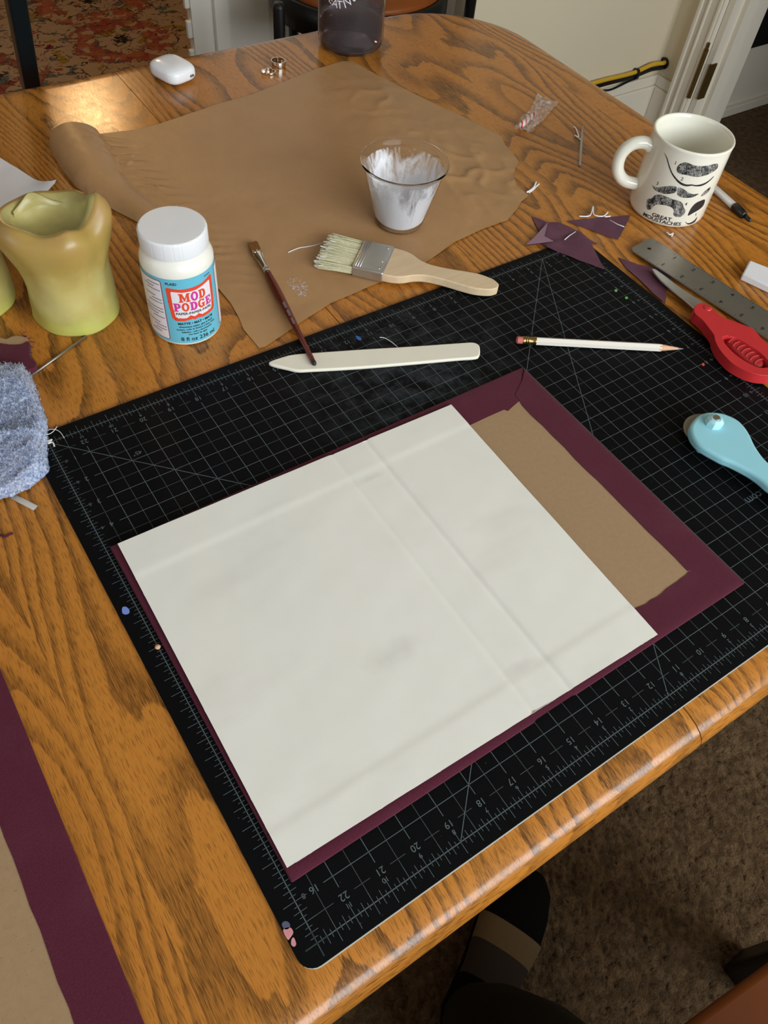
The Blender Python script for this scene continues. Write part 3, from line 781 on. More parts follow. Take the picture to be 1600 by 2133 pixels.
wnd = A([(985, 880), (1085, 840), (1432, 1190), (1325, 1262)], BZ)
ix1 = (wnd[1][0] + wnd[2][0]) / 2; iy0 = (wnd[2][1] + wnd[3][1]) / 2; iy1 = (wnd[0][1] + wnd[1][1]) / 2
prism('cover_board', [(s2 + .004, iy0 - .02), (bx1 - .006, iy0 - .02), (bx1 - .006, iy1 + .02), (s2 + .004, iy1 + .02)], BZ - .0008, BZ - .0002, M['board'], bk, smooth=False)
# cloth turn-ins with slightly ragged inner edges
def rag(a, b, amp, n, seed):
    r_ = random.Random(seed); out = []
    for k in range(n + 1):
        t_ = k / n; x = a[0] + (b[0] - a[0]) * t_; y = a[1] + (b[1] - a[1]) * t_; d = np.array([b[1] - a[1], a[0] - b[0]]); d = d / np.linalg.norm(d) * amp * r_.uniform(-1, 1) * (0 if k in (0, n) else 1)
        out.append((x + d[0], y + d[1]))
    return out
e_ = .0006
ztop = lambda x, y: BZ + .0003 - .0007 * (sstep(.0022, 0, min(bx1 - x, y - by0, by1 - y) if True else 1))
prt = rag((ix1, iy0 + .001), (ix1 - .0005, iy1 - .004), .0006, 14, 1)
top_poly = [(bx0 + e_, by1 - e_), (bx0 + e_, iy1 + .001)] + rag((bx0 + .02, iy1), (ix1 - .018, iy1), .0006, 20, 2) + [(ix1 - .016, iy1 - .003), (ix1 - .001, iy1 + .0012), (ix1 + .004, iy1 + .002), (bx1 - .002, by1 - e_)]
bot_poly = [(bx0 + e_, by0 + e_), (bx1 - e_, by0 + e_), (ix1 + .0045, iy0 - .0015), (ix1, iy0)] + rag((ix1 - .004, iy0 - .001), (ix1 - .05, iy0 - .0035), .0006, 8, 3) + [(ix1 - .06, iy0 - .002), (bx0 + .02, iy0), (bx0 + e_, iy0)]
fold = A([(1094, 772), (1087, 795), (1073, 823), (1083, 836)], BZ)
rgt_poly = [(bx1 - e_, by0 + e_), (bx1 - e_, by1 - e_ - .001)] + [(min(p[0], bx1 - .002), min(p[1], by1 - .001)) for p in fold] + prt[::-1] + [(ix1 + .0045, iy0 - .0015)]
sheet('turn_in', top_poly, .004, lambda x, y: ztop(x, y) - .0002, M['burgundy'], bk, .0004)
sheet('turn_in', bot_poly, .004, lambda x, y: ztop(x, y) - .0001, M['burgundy'], bk, .0004)
sheet('turn_in', rgt_poly, .004, lambda x, y: ztop(x, y) + .0001 + .0002 * sstep(iy1 - .004, by1, y), M['burgundy'], bk, .0004)
# white endpaper
pp = A([(245, 1133), (940, 843), (1370, 1322), (598, 1808)], BZ + .0021)
def pz(x, y):
    z = BZ + .0021
    z += .0004 * (1 - sstep(iy0 - .003, iy0 + .004, y)) + .0004 * sstep(iy1 - .004, iy1 + .003, y)
    z -= .0009 * math.exp(-((x - s1) / .0016) ** 2) + .0013 * math.exp(-((x - s2) / .0017) ** 2)
    z -= .0005 * (sstep(s1 - .001, s1 + .002, x) - sstep(s2 - .002, s2 + .002, x))
    z += .00022 * fnoise(x, y, 9) + .0001 * fnoise(x, y, 23, 3)
    return z
sheet('endpaper', pp, .0022, pz, M['endpaper'], None, .0002, label='large cream endpaper sheet covering the left of the book cover', cat='paper')

# second cover at the lower left
b2 = thing('book_cover', 'burgundy cloth edged board cover lying at the left table edge', 'book cover', (-.27, .12, TZ))
zz = TZ + .0034
xr = np.mean([at(4, 1460, zz)[0], at(322, 2128, zz)[0]]); xi = np.mean([at(2, 1755, zz)[0], at(168, 2128, zz)[0]])
prism('cover_cloth', [(-.46, -.026), (xr, -.026), (xr + .001, .262), (-.46, .262)], TZ + .0002, zz - .0003, M['burgundy'], b2, bev=.001, seg=3)
prism('cover_board', [(-.44, -.012), (xi + .004, -.012), (xi + .004, .24), (-.44, .24)], zz - .0006, zz - .0001, M['board'], b2, smooth=False)
inner = rag((xi, -.0), (xi - .0002, .235), .0005, 16, 9)
zt2 = lambda x, y: zz + .0003 - .0006 * sstep(.002, 0, xr - x)
sheet('turn_in', [(xr - .0005, -.0255), (xr + .0003, .2615)] + inner[::-1], .004, zt2, M['burgundy'], b2, .0004)

# ------------------------------------------------------------------ parchment sheet
ol_px = [(735, 128), (765, 145), (800, 164), (870, 200), (960, 241), (1046, 286), (1052, 302), (1066, 318), (1080, 337), (1074, 352), (1069, 366), (1076, 388), (1101, 408), (1086, 420), (1080, 432), (1057, 459), (1005, 477), (949, 504), (889, 545), (855, 566), (787, 590), (742, 609), (690, 631), (626, 672), (590, 697), (552, 722), (540, 725), (526, 708), (508, 687), (497, 660), (480, 631), (456, 603)]
poly = A(ol_px, TZ + .001)
left = [(.1925, .64), (.1870, .675), (.1733, .71), (.158, .745), (.1505, .776), (.150, .82), (.1535, .862)]
far = A([(281, 271), (331, 258), (397, 237), (447, 220), (530, 195), (626, 156), (665, 142), (712, 128)], TZ + .001)
far0 = [(.166, .871), (.185, .872), (.205, .869), (.222, .866)]
poly = poly + left + far0 + far
poly = [poly[i] for i in range(len(poly)) if i == 0 or math.dist(poly[i], poly[i - 1]) > .002]
def xleft(y):
    pts_ = [(.45, .205), (.53, .21), (.60, .2)] + [(p[1], p[0]) for p in left] + [(.9, .16)]
    return float(np.interp(y, [p[0] for p in pts_], [p[1] for p in pts_]))
def kz(x, y):
    z = TZ + .0009
    xl = xleft(y); am = sstep(.655, .83, y); wdt = .030 + .030 * am
    t_ = (x - xl) / wdt
    if 0 <= t_ <= 1: z += am * .021 * math.sqrt(max(0, 1 - (2 * t_ - 1) ** 2)) * (1 - .25 * t_) + .004 * (1 - am) * sstep(.60, .66, y) * math.sin(PI * t_)
    # creases along the curl and at the right edge
    ca = np.array([.217, .86]); cb = np.array([.241, .56]); d = abs(x - (ca[0] + (cb[0] - ca[0]) * (ca[1] - y) / (ca[1] - cb[1])))
    if .50 < y < .865: z += sstep(.50, .58, y) * sstep(.868, .85, y) * .0036 * math.exp(-(d / .017) ** 2) * max(0, math.sin(6.283 * (y * .9 + x * .55) / .016 + 3.2 * fnoise(x, y, 9))) ** 2.5 * (.55 + .45 * fnoise(x, y, 13, 4))
    d2 = math.hypot((x - .56) * .8, (y - .62) * .6); z += .0034 * math.exp(-(d2 / .05) ** 2) * (1 - abs(fnoise(x, y, 14, 2))) ** 4 + .002 * math.exp(-(math.hypot(x - .56, y - .80) / .04) ** 2) * (1 - abs(fnoise(x, y, 12, 6))) ** 4
    z += .0009 * abs(fnoise(x, y, 6, 5)) + .0004 * abs(fnoise(x, y, 19, 1))
    return z
sheet('parchment_sheet', poly, .0036, kz, M['kraft'], None, .00015, label='brown parchment sheet with a curled left end under the cup', cat='paper')
def kzz(x, y): return kz(x, y)
# glue smears on the parchment
gs = thing('glue_smear', 'dried white glue smear on the parchment beside the small brush', 'glue', at(620, 595, TZ) + (TZ + .0012,))
sheet('glue_film', A([(597, 588), (603, 580), (616, 578), (630, 582), (640, 592), (644, 606), (640, 616), (628, 619), (618, 614), (608, 603)], TZ + .002), .0015, lambda x, y: kz(x, y) + .0004, M['smear'], gs, 0)
q = [at(x, y) for x, y in ((600, 528), (620, 520), (640, 517), (660, 513), (680, 507))]
MB().tube([(x, y, kzz(x, y) + .0003) for x, y in spline(q, 4)], .0005, 6).build('glue_string', M['glue'], smooth=True, label='thin string of dried glue trailing left of the bristles', cat='glue')

# ------------------------------------------------------------------ glue jar
JC = (.1609, .5148); JR = .0318
jr = thing('glue_jar', 'white jar of craft glue with a blue, red and white label', 'jar', JC + (TZ,))
z = TZ
prof = [(0, z + .0015), (.026, z + .0004), (.0295, z + .0004), (.0312, z + .0018), (JR, z + .004), (JR, z + .0755), (.0316, z + .079), (.0300, z + .0835), (.0275, z + .0865), (.0255, z + .0885), (.0245, z + .092), (.0245, z + .099), (0, z + .099)]
MB().lathe(prof, JC, 72).build('body', M['jar_plastic'], jr, True)
def capr(r, zz_, a, j): return r - (.00018 if (j in (2, 3, 4) and int(a / (2 * PI) * 240) % 2) else 0)
cap = MB().lathe([(.0246, z + .0895), (.0288, z + .0895), (.0291, z + .0905), (.0291, z + .1035), (.0288, z + .1045), (.0276, z + .1056), (.0262, z + .1057), (.0, z + .1052)], JC, 240, capr)
smooth_angle(cap.build('cap', M['white_plastic'], jr), 40)
F0 = math.radians(-95.0)
def wrapv(P2, c, r, th0, z0, eps=.0):
    return [(c[0] + (r + eps) * math.cos(th0 + x / r), c[1] + (r + eps) * math.sin(th0 + x / r), z0 + y) for x, y in P2]
def wrap_poly(name, poly2, mat, parent, c, r, th0, z0, eps, step=.002, holes=()):
    P2, F2 = cdt(poly2, step, holes)
    o = mesh_obj(name, wrapv(P2, c, r, th0, z0, eps), F2, mat, parent, True); orient_out(o, c); return o
def orient_out(o, c):
    bm = bmesh.new(); bm.from_mesh(o.data); off = wloc(o)
    for f in bm.faces:
        cc = f.calc_center_median() + off
        if f.normal.x * (cc.x - c[0]) + f.normal.y * (cc.y - c[1]) < 0: f.normal_flip()
    bm.to_mesh(o.data); bm.free()
def wrap_text(mb, s, size, c, r, th0, z0, x, y, eps, bold=0.0, align='CENTER', slant=0.0, wide=1.0):
    P2, F2 = text2d(s, size, bold, align)
    mb.add(wrapv([(px_ * wide + x + slant * py_, py_ + y) for px_, py_ in P2], c, r, th0, z0, eps), F2)
# label band all round
lab = wrap_poly('label', [(-PI * JR * .999, .0042), (PI * JR * .999, .0042), (PI * JR * .999, .0742), (-PI * JR * .999, .0742)], M['label_blue'], jr, JC, JR, F0, TZ, .0002, .003)
def lpart(name, poly2, mat, eps, step=.002, holes=()): return wrap_poly(name, poly2, mat, lab, JC, JR, F0, TZ, eps, step, holes)
def rr2(x0, x1, y0, y1, r): return rrect(x0, x1, y0, y1, r, 5)
# side panels (white, maroon border)
for xa, xb in ((-.0560, -.0252), (.0290, .0560)):
    lpart('panel_border', rr2(xa, xb, .0068, .0712, .002), M['label_maroon'], .0003)
    lpart('panel', rr2(xa + .0007, xb - .0007, .0075, .0705, .0015), M['label_white'], .0004)
# red frame with white field: frame shape flares at the corners
fl = [(-.0205, .0655), (-.010, .0640), (0, .0642), (.010, .0650), (.0215, .0680), (.0228, .0665), (.0226, .045), (.0218, .0335), (.0190, .0308), (.008, .0300), (.0022, .0312), (0, .0300), (-.0022, .0312), (-.010, .0298), (-.0165, .0300), (-.0200, .0325), (-.0212, .045), (-.0218, .0640)]
lpart('label_frame', fl, M['label_red'], .0003)
inn = [(-.0182, .0625), (-.008, .0613), (.004, .0616), (.0195, .0648), (.0203, .0635), (.0202, .045), (.0194, .0350), (.0175, .0333), (.0075, .0326), (.0058, .0338), (.0040, .0352), (.0020, .0340), (.0, .0330), (-.0020, .0340), (-.0040, .0352), (-.0058, .0338), (-.0080, .0324), (-.0155, .0325), (-.0178, .0345), (-.0188, .045), (-.0190, .0612)]
inn = [(.0005 + (x - .0005) * .945, .0475 + (y - .0475) * .955) for x, y in inn]
lpart('label_field', inn, M['label_white'], .0004)
# slab-serif letters
def ell(cx, cy, rx, ry, n=24): return [(cx + rx * math.cos(2 * PI * k / n), cy + ry * math.sin(2 * PI * k / n)) for k in range(n)]
def LM(): return [[(0, 0), (.46, 0), (.46, .14), (.36, .14), (.36, .62), (.55, .10), (.66, .10), (.86, .64), (.86, .14), (.76, .14), (.76, 0), (1.24, 0), (1.24, .14), (1.13, .14), (1.13, .86), (1.24, .86), (1.24, 1), (.90, 1), (.66, .42), (.42, 1), (0, 1), (0, .86), (.11, .86), (.11, .14), (0, .14)]], []
def LO(): return [ell(.42, .5, .42, .53)], [ell(.42, .5, .17, .33)]
def LD():
    o = [(0, 0), (.5, 0), (.72, .08), (.86, .3), (.86, .7), (.72, .92), (.5, 1), (0, 1), (0, .87), (.1, .87), (.1, .13), (0, .13)]
    return [o], [[(.37, .16), (.48, .18), (.58, .34), (.58, .66), (.48, .82), (.37, .84)]]
def LP():
    o = [(0, 0), (.5, 0), (.5, .13), (.38, .13), (.38, .36), (.6, .38), (.78, .5), (.82, .68), (.76, .88), (.58, 1), (0, 1), (0, .87), (.1, .87), (.1, .13), (0, .13)]
    return [o], [[(.38, .52), (.48, .54), (.55, .68), (.48, .84), (.38, .86)]]
def LG():
    return [[(.84, .72), (.84, 1), (.72, 1), (.68, .92), (.5, 1.03), (.25, .98), (.06, .78), (0, .5), (.06, .22), (.25, .02), (.5, -.03), (.66, .06), (.72, 0), (.84, 0), (.84, .38), (.92, .38), (.92, .52), (.46, .52), (.46, .38), (.57, .38), (.57, .24), (.46, .17), (.36, .22), (.28, .38), (.27, .6), (.34, .8), (.46, .87), (.6, .8), (.68, .70)]], []
def LE():
    return [[(0, 0), (.78, 0), (.82, .36), (.68, .36), (.6, .15), (.37, .15), (.37, .43), (.46, .43), (.48, .34), (.58, .34), (.58, .68), (.48, .68), (.46, .58), (.37, .58), (.37, .85), (.58, .85), (.66, .66), (.8, .66), (.77, 1), (0, 1), (0, .86), (.1, .86), (.1, .14), (0, .14)]], []
def letters(specs, y0, h, x0, gap):
    x = x0
    for fn, wd, mk in specs:
        o, hs = fn(); s_ = h
        lpart('letter', [(x + p[0] * s_ * wd, y0 + p[1] * s_) for p in o[0]], M[mk], .0006, .0015, [[(x + p[0] * s_ * wd, y0 + p[1] * s_) for p in hh] for hh in hs])
        mx = max(p[0] for p in o[0]); x += mx * s_ * wd + gap
letters([(LM, .86, 'label_red'), (LO, .86, 'label_pink'), (LD, .84, 'label_red')], .0505, .0092, -.0118, .0006)
letters([(LP, .86, 'label_pink'), (LO, .88, 'label_red'), (LD, .86, 'label_pink'), (LG, .86, 'label_red'), (LE, .86, 'label_pink')], .0408, .0088, -.0172, .0007)
def wt(s, size, x, y, bold=0.0, al='CENTER'):
    tm = MB(); wrap_text(tm, s, size, JC, JR, F0, TZ, x, y, .0006, bold, al); tm.build('printed_line', M['ink'], lab)
wt('PAPER-PAPIER-PAPEL', .0037, .0008, .0380, .02)
wt('MATTE • MAT • MATE', .0035, .001, .0268, .02)
wt('Waterbase sealer, glue & finish', .0026, .001, .0232, .01); wt('Isolant, colle et finition à base d\'eau', .0026, .001, .0202, .01)
wt('Sellador, cola y terminación', .0026, .001, .0172, .01); wt('con base de agua', .0026, .001, .0144, .01)
wt('8 fl oz 236 ml', .0060, .0015, .0090, .006)
wt('PLAID', .0036, -.0165, .0695, .015)
# illegible fine print on the side panel and upper right
fp = MB(); r2 = random.Random(4)
for k in range(17):
    y = .0665 - k * .0033
    if k in (3, 7, 12): continue
    L = r2.uniform(.010, .022); P2 = [(-.0268 - L, y), (-.0268, y), (-.0268, y + .0007), (-.0268 - L, y + .0007)]
    if k % 3 == 1: P2 = [(x - .006, y_) for x, y_ in P2]
    for j in range(6):
        xa = P2[0][0] + (P2[1][0] - P2[0][0]) * j / 6; xb = xa + (P2[1][0] - P2[0][0]) / 6 * .85
        fp.add(wrapv([(xa, y), (xb, y), (xb, y + .0008), (xa, y + .0008)], JC, JR, F0, TZ, .0006), [(0, 1, 2, 3)])
for j in range(8):
    xa = .0135 + j * .0009; fp.add(wrapv([(xa, .0698), (xa + .0006, .0698), (xa + .0006, .0708), (xa, .0708)], JC, JR, F0, TZ, .0006), [(0, 1, 2, 3)])
fp.build('fine_print', M['ink_grey'], lab, kind='stuff')

# ------------------------------------------------------------------ candles
def candle(c, seed, label, scale=1.0, rot=0.0):
    th = thing('pillar_candle', label, 'candle', (c[0], c[1], TZ), 'burnt down candles at the left')
    n = 96; r_ = random.Random(seed)
    def lobe(a, a0, wd):
        d = (a - a0 + PI) % (2 * PI) - PI; return math.exp(-(d / wd) ** 2)
    R_ = math.radians
    def rim(a):
        a = a - rot
        z_ = .104 + .0015 * math.sin(2 * a + 1.0)
        z_ += .012 * lobe(a, R_(-20), .34) - .003 * lobe(a, R_(-58), .22) + .003 * lobe(a, R_(-88), .22) - .003 * lobe(a, R_(-128), .35) - .004 * lobe(a, R_(60), .5) - .001 * lobe(a, R_(165), .5)
        return z_ * scale
    def rad(t_, a):
        a2 = a - rot
        b = .0386 + .0012 * sstep(.05, 0, t_)
        b += sstep(.48, .88, t_) * (.006 + .0055 * lobe(a2, R_(165), .55) + .006 * lobe(a2, R_(-24), .34) + .0025 * lobe(a2, R_(-88), .35) - .002 * lobe(a2, R_(-58), .22))
        b -= .0012 * math.exp(-((t_ - .38) / .16) ** 2)
        b += .0005 * math.sin(3 * a + 5 * t_) + .0004 * math.sin(7 * a + 9 * t_)
        b += .0018 * lobe(a2, R_(-50), .12) * math.exp(-((t_ - .62) / .14) ** 2)
        return b * scale
    V = []; F = []
    ts = [0, .02, .06, .15, .25, .35, .45, .55, .63, .7, .76, .82, .87, .91, .945, .97, .99, 1.0]
    rows = 0
    for t_ in ts:
        for k in range(n):
            a = 2 * PI * k / n; h = rim(a); r1 = rad(t_, a)
            if t_ > .87: r1 -= (.0085 * scale) * ((t_ - .87) / .13) ** 2.0
            if t_ == 0: r1 -= .001
            V.append((c[0] + r1 * math.cos(a), c[1] + r1 * math.sin(a), TZ + .0002 + t_ * h))
        rows += 1
    ins = [(.998, .0115), (.985, .0150), (.955, .0180), (.92, .0200), (.87, .0220), (.83, .028), (.82, .036)]
    for t_, ind in ins:
        for k in range(n):
            a = 2 * PI * k / n; h = rim(a); r1 = max(.003, rad(1.0, a) - ind * scale * 1.0) ; zz_ = TZ + (h * t_ if t_ > .9 else .104 * scale * t_)
            V.append((c[0] + r1 * math.cos(a), c[1] + r1 * math.sin(a), zz_))
        rows += 1
    for j in range(rows - 1):
        for k in range(n): F.append([j * n + k, j * n + (k + 1) % n, (j + 1) * n + (k + 1) % n, (j + 1) * n + k])
    F.append(list(range(n))[::-1]); F.append([(rows - 1) * n + k for k in range(n)])
    o = mesh_obj('wax_body', V, F, M['wax'], th, True); fix_normals(o)
    o.data.materials.append(M['wax_inner'])
    for p in o.data.polygons:
        if p.index // n >= len(ts): p.material_index = 1
    # thin leftover wall of wax leaning over the pool at the back
    V = []; F = []; m_ = 28
    for i in range(m_):
        a = rot + math.radians(150 - 125 * i / (m_ - 1)); rr = rad(1, a) - .0155 * scale
        u_ = i / (m_ - 1); top = TZ + (.100 + .011 * math.exp(-((u_ - .35) / .22) ** 2) - .006 * u_) * scale
        for rr_, zz_ in ((rr, TZ + .08 * scale), (rr - .001, (top + TZ + .08 * scale) / 2), (rr - .003, top), (rr - .0042, top), (rr - .0035, (top + TZ + .08 * scale) / 2), (rr - .004, TZ + .08 * scale)):
            V.append((c[0] + rr_ * math.cos(a), c[1] + rr_ * math.sin(a), zz_))
    for i in range(m_ - 1):
        for k in range(5): F.append([i * 6 + k, i * 6 + k + 1, (i + 1) * 6 + k + 1, (i + 1) * 6 + k])
    o2 = mesh_obj('wax_flake', V, F, M['wax_inner'], th, True); fix_normals(o2)
    return th
candle((.0803, .581), 1, 'melted yellow green pillar candle with drooping rim beside the glue jar')
e2 = at(31, 628, TZ); candle((e2[0] - .0386 * .834, e2[1] + .0386 * .55), 2, 'second melted candle cut off by the left edge of the picture', 1.0, 2.4)

# ------------------------------------------------------------------ white paper at the left
wp = A([(-60, 285), (-20, 312), (0, 330), (35, 351), (70, 374), (95, 388), (112, 393), (122, 392), (118, 397), (95, 408), (60, 424), (30, 445), (-20, 480), (-90, 470)], TZ + .004)
tip = at(124, 391, TZ + .004)
def wz(x, y):
    d = math.hypot(x - tip[0], y - tip[1]); return TZ + .0008 + .010 * math.exp(-(d / .018) ** 2) + .004 * sstep(.72, .80, y) + .0008 * abs(fnoise(x, y, 8))
sheet('paper_sheet', wp, .004, wz, M['paper_white'], None, .0002, label='loose white paper sheet behind the candles', cat='paper')

# ------------------------------------------------------------------ plastic cup with glue
CC = (.4331, .5595); cz = max(kz(*CC), TZ + .001) + .0012
cu = thing('plastic_cup', 'clear plastic cup smeared with white glue on the parchment', 'cup', CC + (cz,))
H = .0685
def cr(t_): return .0262 + (.0440 - .0262) * t_
prof = [(0, cz + .0006), (.022, cz + .0006), (.0245, cz + .0002), (.0258, cz + .0002), (.0262, cz + .0015)] + [(cr(t_), cz + H * t_) for t_ in (.15, .3, .5, .7, .9, .96)]
prof += [(.0442, cz + H - .002), (.0458, cz + H - .0015), (.0463, cz + H), (.0458, cz + H + .0012), (.0446, cz + H + .0012), (.0436, cz + H - .001)]
prof += [(cr(t_) - .0007, cz + H * t_) for t_ in (.96, .9, .7, .5, .3, .15)] + [(.0255, cz + .0014), (0, cz + .0012)]
MB().lathe(prof, CC, 72).build('wall', M['clear'], cu, True)
prof = [(0, cz + .0016), (.0240, cz + .0016), (cr(.05) - .0012, cz + .003)] + [(cr(t_) - .0012, cz + H * t_) for t_ in (.12, .2, .3, .4, .5, .6, .7, .8, .9)]
MB().lathe(prof, CC, 72).build('glue_residue', M['residue'], cu, True)
MB().lathe([(0, cz + .0050), (.015, cz + .0048), (.0246, cz + .0056), (.0246, cz + .0018), (0, cz + .0018)], CC, 40).build('glue_pool', M['glue'], cu, True)

# ------------------------------------------------------------------ flat brush
bz = max(TZ + .0035, MZ + .0006)
t0 = np.array(at(674, 520, TZ + .008)); t1 = np.array(at(1039, 603, TZ + .008)); ax = t1 - t0; BL = float(np.linalg.norm(ax)); ax /= BL; pxv = np.array([-ax[1], ax[0]])
br = thing('flat_brush', 'wide flat brush with pale wooden handle and glue stiffened bristles', 'brush', (float(t0[0]), float(t0[1]), TZ))
def L2(a, b): p = t0 + ax * a + pxv * b; return (float(p[0]), float(p[1]))
fa, fb = .037, .070
hb = spline([(fb - .004, .0238), (fb + .010, .0232), (fb + .020, .0200), (fb + .030, .0135), (fb + .042, .0098), (fb + .060, .0098), (fb + .080, .0118), (BL - .022, .0122), (BL - .008, .0088), (BL - .001, .003)], 5)
hpoly = [L2(a, b) for a, b in hb] + [L2(a, -b) for a, b in hb[::-1]]
prism('handle', hpoly, bz, bz + .0090, M['birch'], br, bev=.0022, seg=3)
fe = prism('ferrule', [L2(fa, .0245), L2(fb, .0245), L2(fb, -.0245), L2(fa, -.0245)], bz - .0012, bz + .0106, M['steel'], br, bev=.0018, seg=3)
for a in (fa + .003, fa + .0055, fa + .008):
    MB().tube([L2(a, .0225) + (bz + .0106,), L2(a, -.0225) + (bz + .0106,)], .0007, 6).build('ferrule_ridge', M['steel'], fe, True)
for b in (-.0175, -.006, .0175):
    MB().lathe([(0, bz + .0114), (.0011, bz + .0111), (.0016, bz + .0104), (0, bz + .0104)], L2(fb - .006, b), 12).build('nail', M['silver'], fe, True)
mbb = MB(); mbt = MB()
for k in range(620):
    b = random.uniform(-.0235, .0235); zr = random.uniform(.0004, .0088); spread = 1.10 + random.uniform(-.05, .06)
    ln_ = fa - random.uniform(.028, .037) * (1 if random.random() > .15 else .9)
    sk = random.uniform(-.0012, .0012)
    za = bz + zr
    p0 = L2(fa + .002, b) + (za,); p1 = L2((fa + ln_) / 2, b * 1.05 + sk * .4) + (za,); p2 = L2(max(-.002, ln_ - .003), b * spread + sk) + (max(TZ + .0022, za + random.uniform(-.002, .001)),)
    mbb.tube([p0, p1, p2], [.0006, .00055, .0003], 4)
    if k % 5 == 0:
        p3 = L2(max(-.003, ln_ - .0045), b * spread + sk) + (p2[2],); mbt.tube([tuple((np.array(p1) + 3 * np.array(p2)) / 4), p2, p3], [.0006, .0007, .0004], 4)
mbb.build('bristles', M['bristle'], br, kind='stuff'); mbt.build('glued_tips', M['bristle_tip'], br, kind='stuff')

# ------------------------------------------------------------------ bone folder and small brush
bfp = [(560, 757), (566, 752), (590, 744), (612, 739), (660, 735), (760, 728), (860, 722), (960, 715), (985, 714), (997, 719), (1000, 728), (999, 740), (990, 746), (950, 749), (850, 758), (740, 767), (650, 772), (620, 773), (596, 768), (570, 762)]
bo = prism('bone_folder', spline(A(bfp, MZ + .003), 4, True), MZ + .0003, MZ + .0040, M['bone'], bev=.0014, seg=3, label='cream bone folder lying across the top of the cutting mat', cat='bone folder')
s0 = np.array(at(525, 506, TZ + .004) + (TZ + .0052,)); s1_ = np.array(at(656, 760, MZ + .0065) + (MZ + .0066,))
sb = thing('small_brush', 'thin paintbrush with red brown lacquered handle resting on the bone folder', 'brush', (float(s0[0]), float(s0[1]), TZ))
dv = s1_ - s0; SL = np.linalg.norm(dv); dv /= SL
def SP(t_): return tuple(map(float, s0 + dv * t_))
hd = [(.052, .0030), (.058, .0033), (.075, .0040), (.095, .0042), (.12, .0037), (.15, .0029), (SL - .008, .0023), (SL - .001, .0018)]
MB().tube([SP(a) for a, _ in hd], [b for _, b in hd], 14).build('handle', M['maroon_lacquer'], sb, True)
MB().tube([SP(SL - .004), SP(SL - .0015), SP(SL)], [.00235, .0022, .0012], 12).build('handle_tip', M['ink'], sb, True)
side = np.array([-dv[1], dv[0], 0])
def oval(mb, rows, n=18):
    base = len(mb.v)
    for t_, wa, ha in rows:
        c_ = s0 + dv * t_
        for k in range(n):
            a = 2 * PI * k / n; p = c_ + side * (wa * math.cos(a)) + np.array([0, 0, 1]) * (ha * math.sin(a)); mb.v.append(tuple(map(float, p)))
    for j in range(len(rows) - 1):
        for k in range(n): mb.f.append([base + j * n + k, base + j * n + (k + 1) % n, base + (j + 1) * n + (k + 1) % n, base + (j + 1) * n + k])
    mb.f.append([base + k for k in range(n)]); e = base + (len(rows) - 1) * n; mb.f.append([e + k for k in range(n)])
    return mb
fe2 = oval(MB(), [(.016, .0052, .0018), (.020, .0053, .0019), (.0205, .0055, .0021), (.0225, .0055, .0021), (.023, .0052, .0021), (.034, .0041, .0028), (.046, .0033, .0030), (.054, .0032, .0032)]).build('ferrule', M['silver'], sb, True)
fix_normals(fe2)
bb = MB()
for k in range(170):
    b = random.uniform(-.0048, .0048); hz = random.uniform(-.0014, .0014); e = SP(.017); L = random.uniform(.0, .004)
    p0 = s0 + dv * .017 + side * b + np.array([0, 0, hz]); p1 = s0 + dv * L + side * b * 1.12 + np.array([0, 0, hz * .6])
    bb.tube([tuple(p0), tuple(p1)], [.00045, .0003], 4)
bb.build('bristles', M['bristle_brown'], sb, kind='stuff')
for a0, a1 in ((.108, .117), (.120, .129), (.132, .141)):
    rr = [np.interp(a, [h[0] for h in hd], [h[1] for h in hd]) for a in (a0, a1)]
    V = []
    for a, r_ in ((a0, rr[0]), (a1, rr[1])):
        for k in range(5):
            an = math.radians(58 + k * 9); p = s0 + dv * a + (side * math.cos(PI - an) + np.array([0, 0, 1]) * math.sin(an)) * (-1 if False else 1) * (r_ + .00012); V.append(tuple(map(float, p)))
    mesh_obj('printed_bar', V, [[k, k + 1, k + 6, k + 5] for k in range(4)], M['ink_grey'], sb)

# ------------------------------------------------------------------ pencil
p0 = np.array(at(1076, 708, MZ + .004) + (MZ + .0040,)); p1 = np.array(at(1424, 726, MZ + .004) + (MZ + .0036,)); dp = p1 - p0; PL = np.linalg.norm(dp); dp /= PL
pc = thing('pencil', 'cream painted pencil with pink eraser lying on the cutting mat', 'pencil', (float(p0[0]), float(p0[1]), MZ))
PP = lambda t_: tuple(map(float, p0 + dp * t_))
def seg(name, rows, n, mat, sm=False): return smooth_angle(fix_normals(MB().tube([PP(a) for a, _ in rows], [b for _, b in rows], n).build(name, mat, pc)), 40)
seg('eraser', [(0, .0026), (.0008, .0034), (.008, .0036)], 16, M['pink_rubber'])
fr_ = seg('ferrule', [(.006, .0038), (.0075, .0040), (.0085, .0036), (.0095, .0040), (.0105, .0036), (.0115, .0040), (.0125, .0036), (.0170, .0037), (.0178, .0040), (.019, .0039)], 18, M['brass'])
seg('body', [(.0188, .0039), (PL - .024, .0039), (PL - .0225, .0037)], 6, M['pencil'])
seg('wood_tip', [(PL - .0245, .0036), (PL - .005, .0010)], 18, M['cedar'])
seg('lead', [(PL - .0055, .0011), (PL - .0008, .0004), (PL, .0002)], 12, M['graphite'])
pm = MB(); sd = np.array([-dp[1], dp[0], 0])
for k in range(8):
    a = .062 + k * .0042; q = [p0 + dp * (a + u) + sd * v + np.array([0, 0, .00345]) for u, v in ((0, -.0004), (.0012, -.0004), (.0012, .0005), (0, .0005))]
    pm.add([tuple(x) for x in q], [(0, 1, 2, 3)])
pm.build('stamped_print', M['ink_grey'], pc)

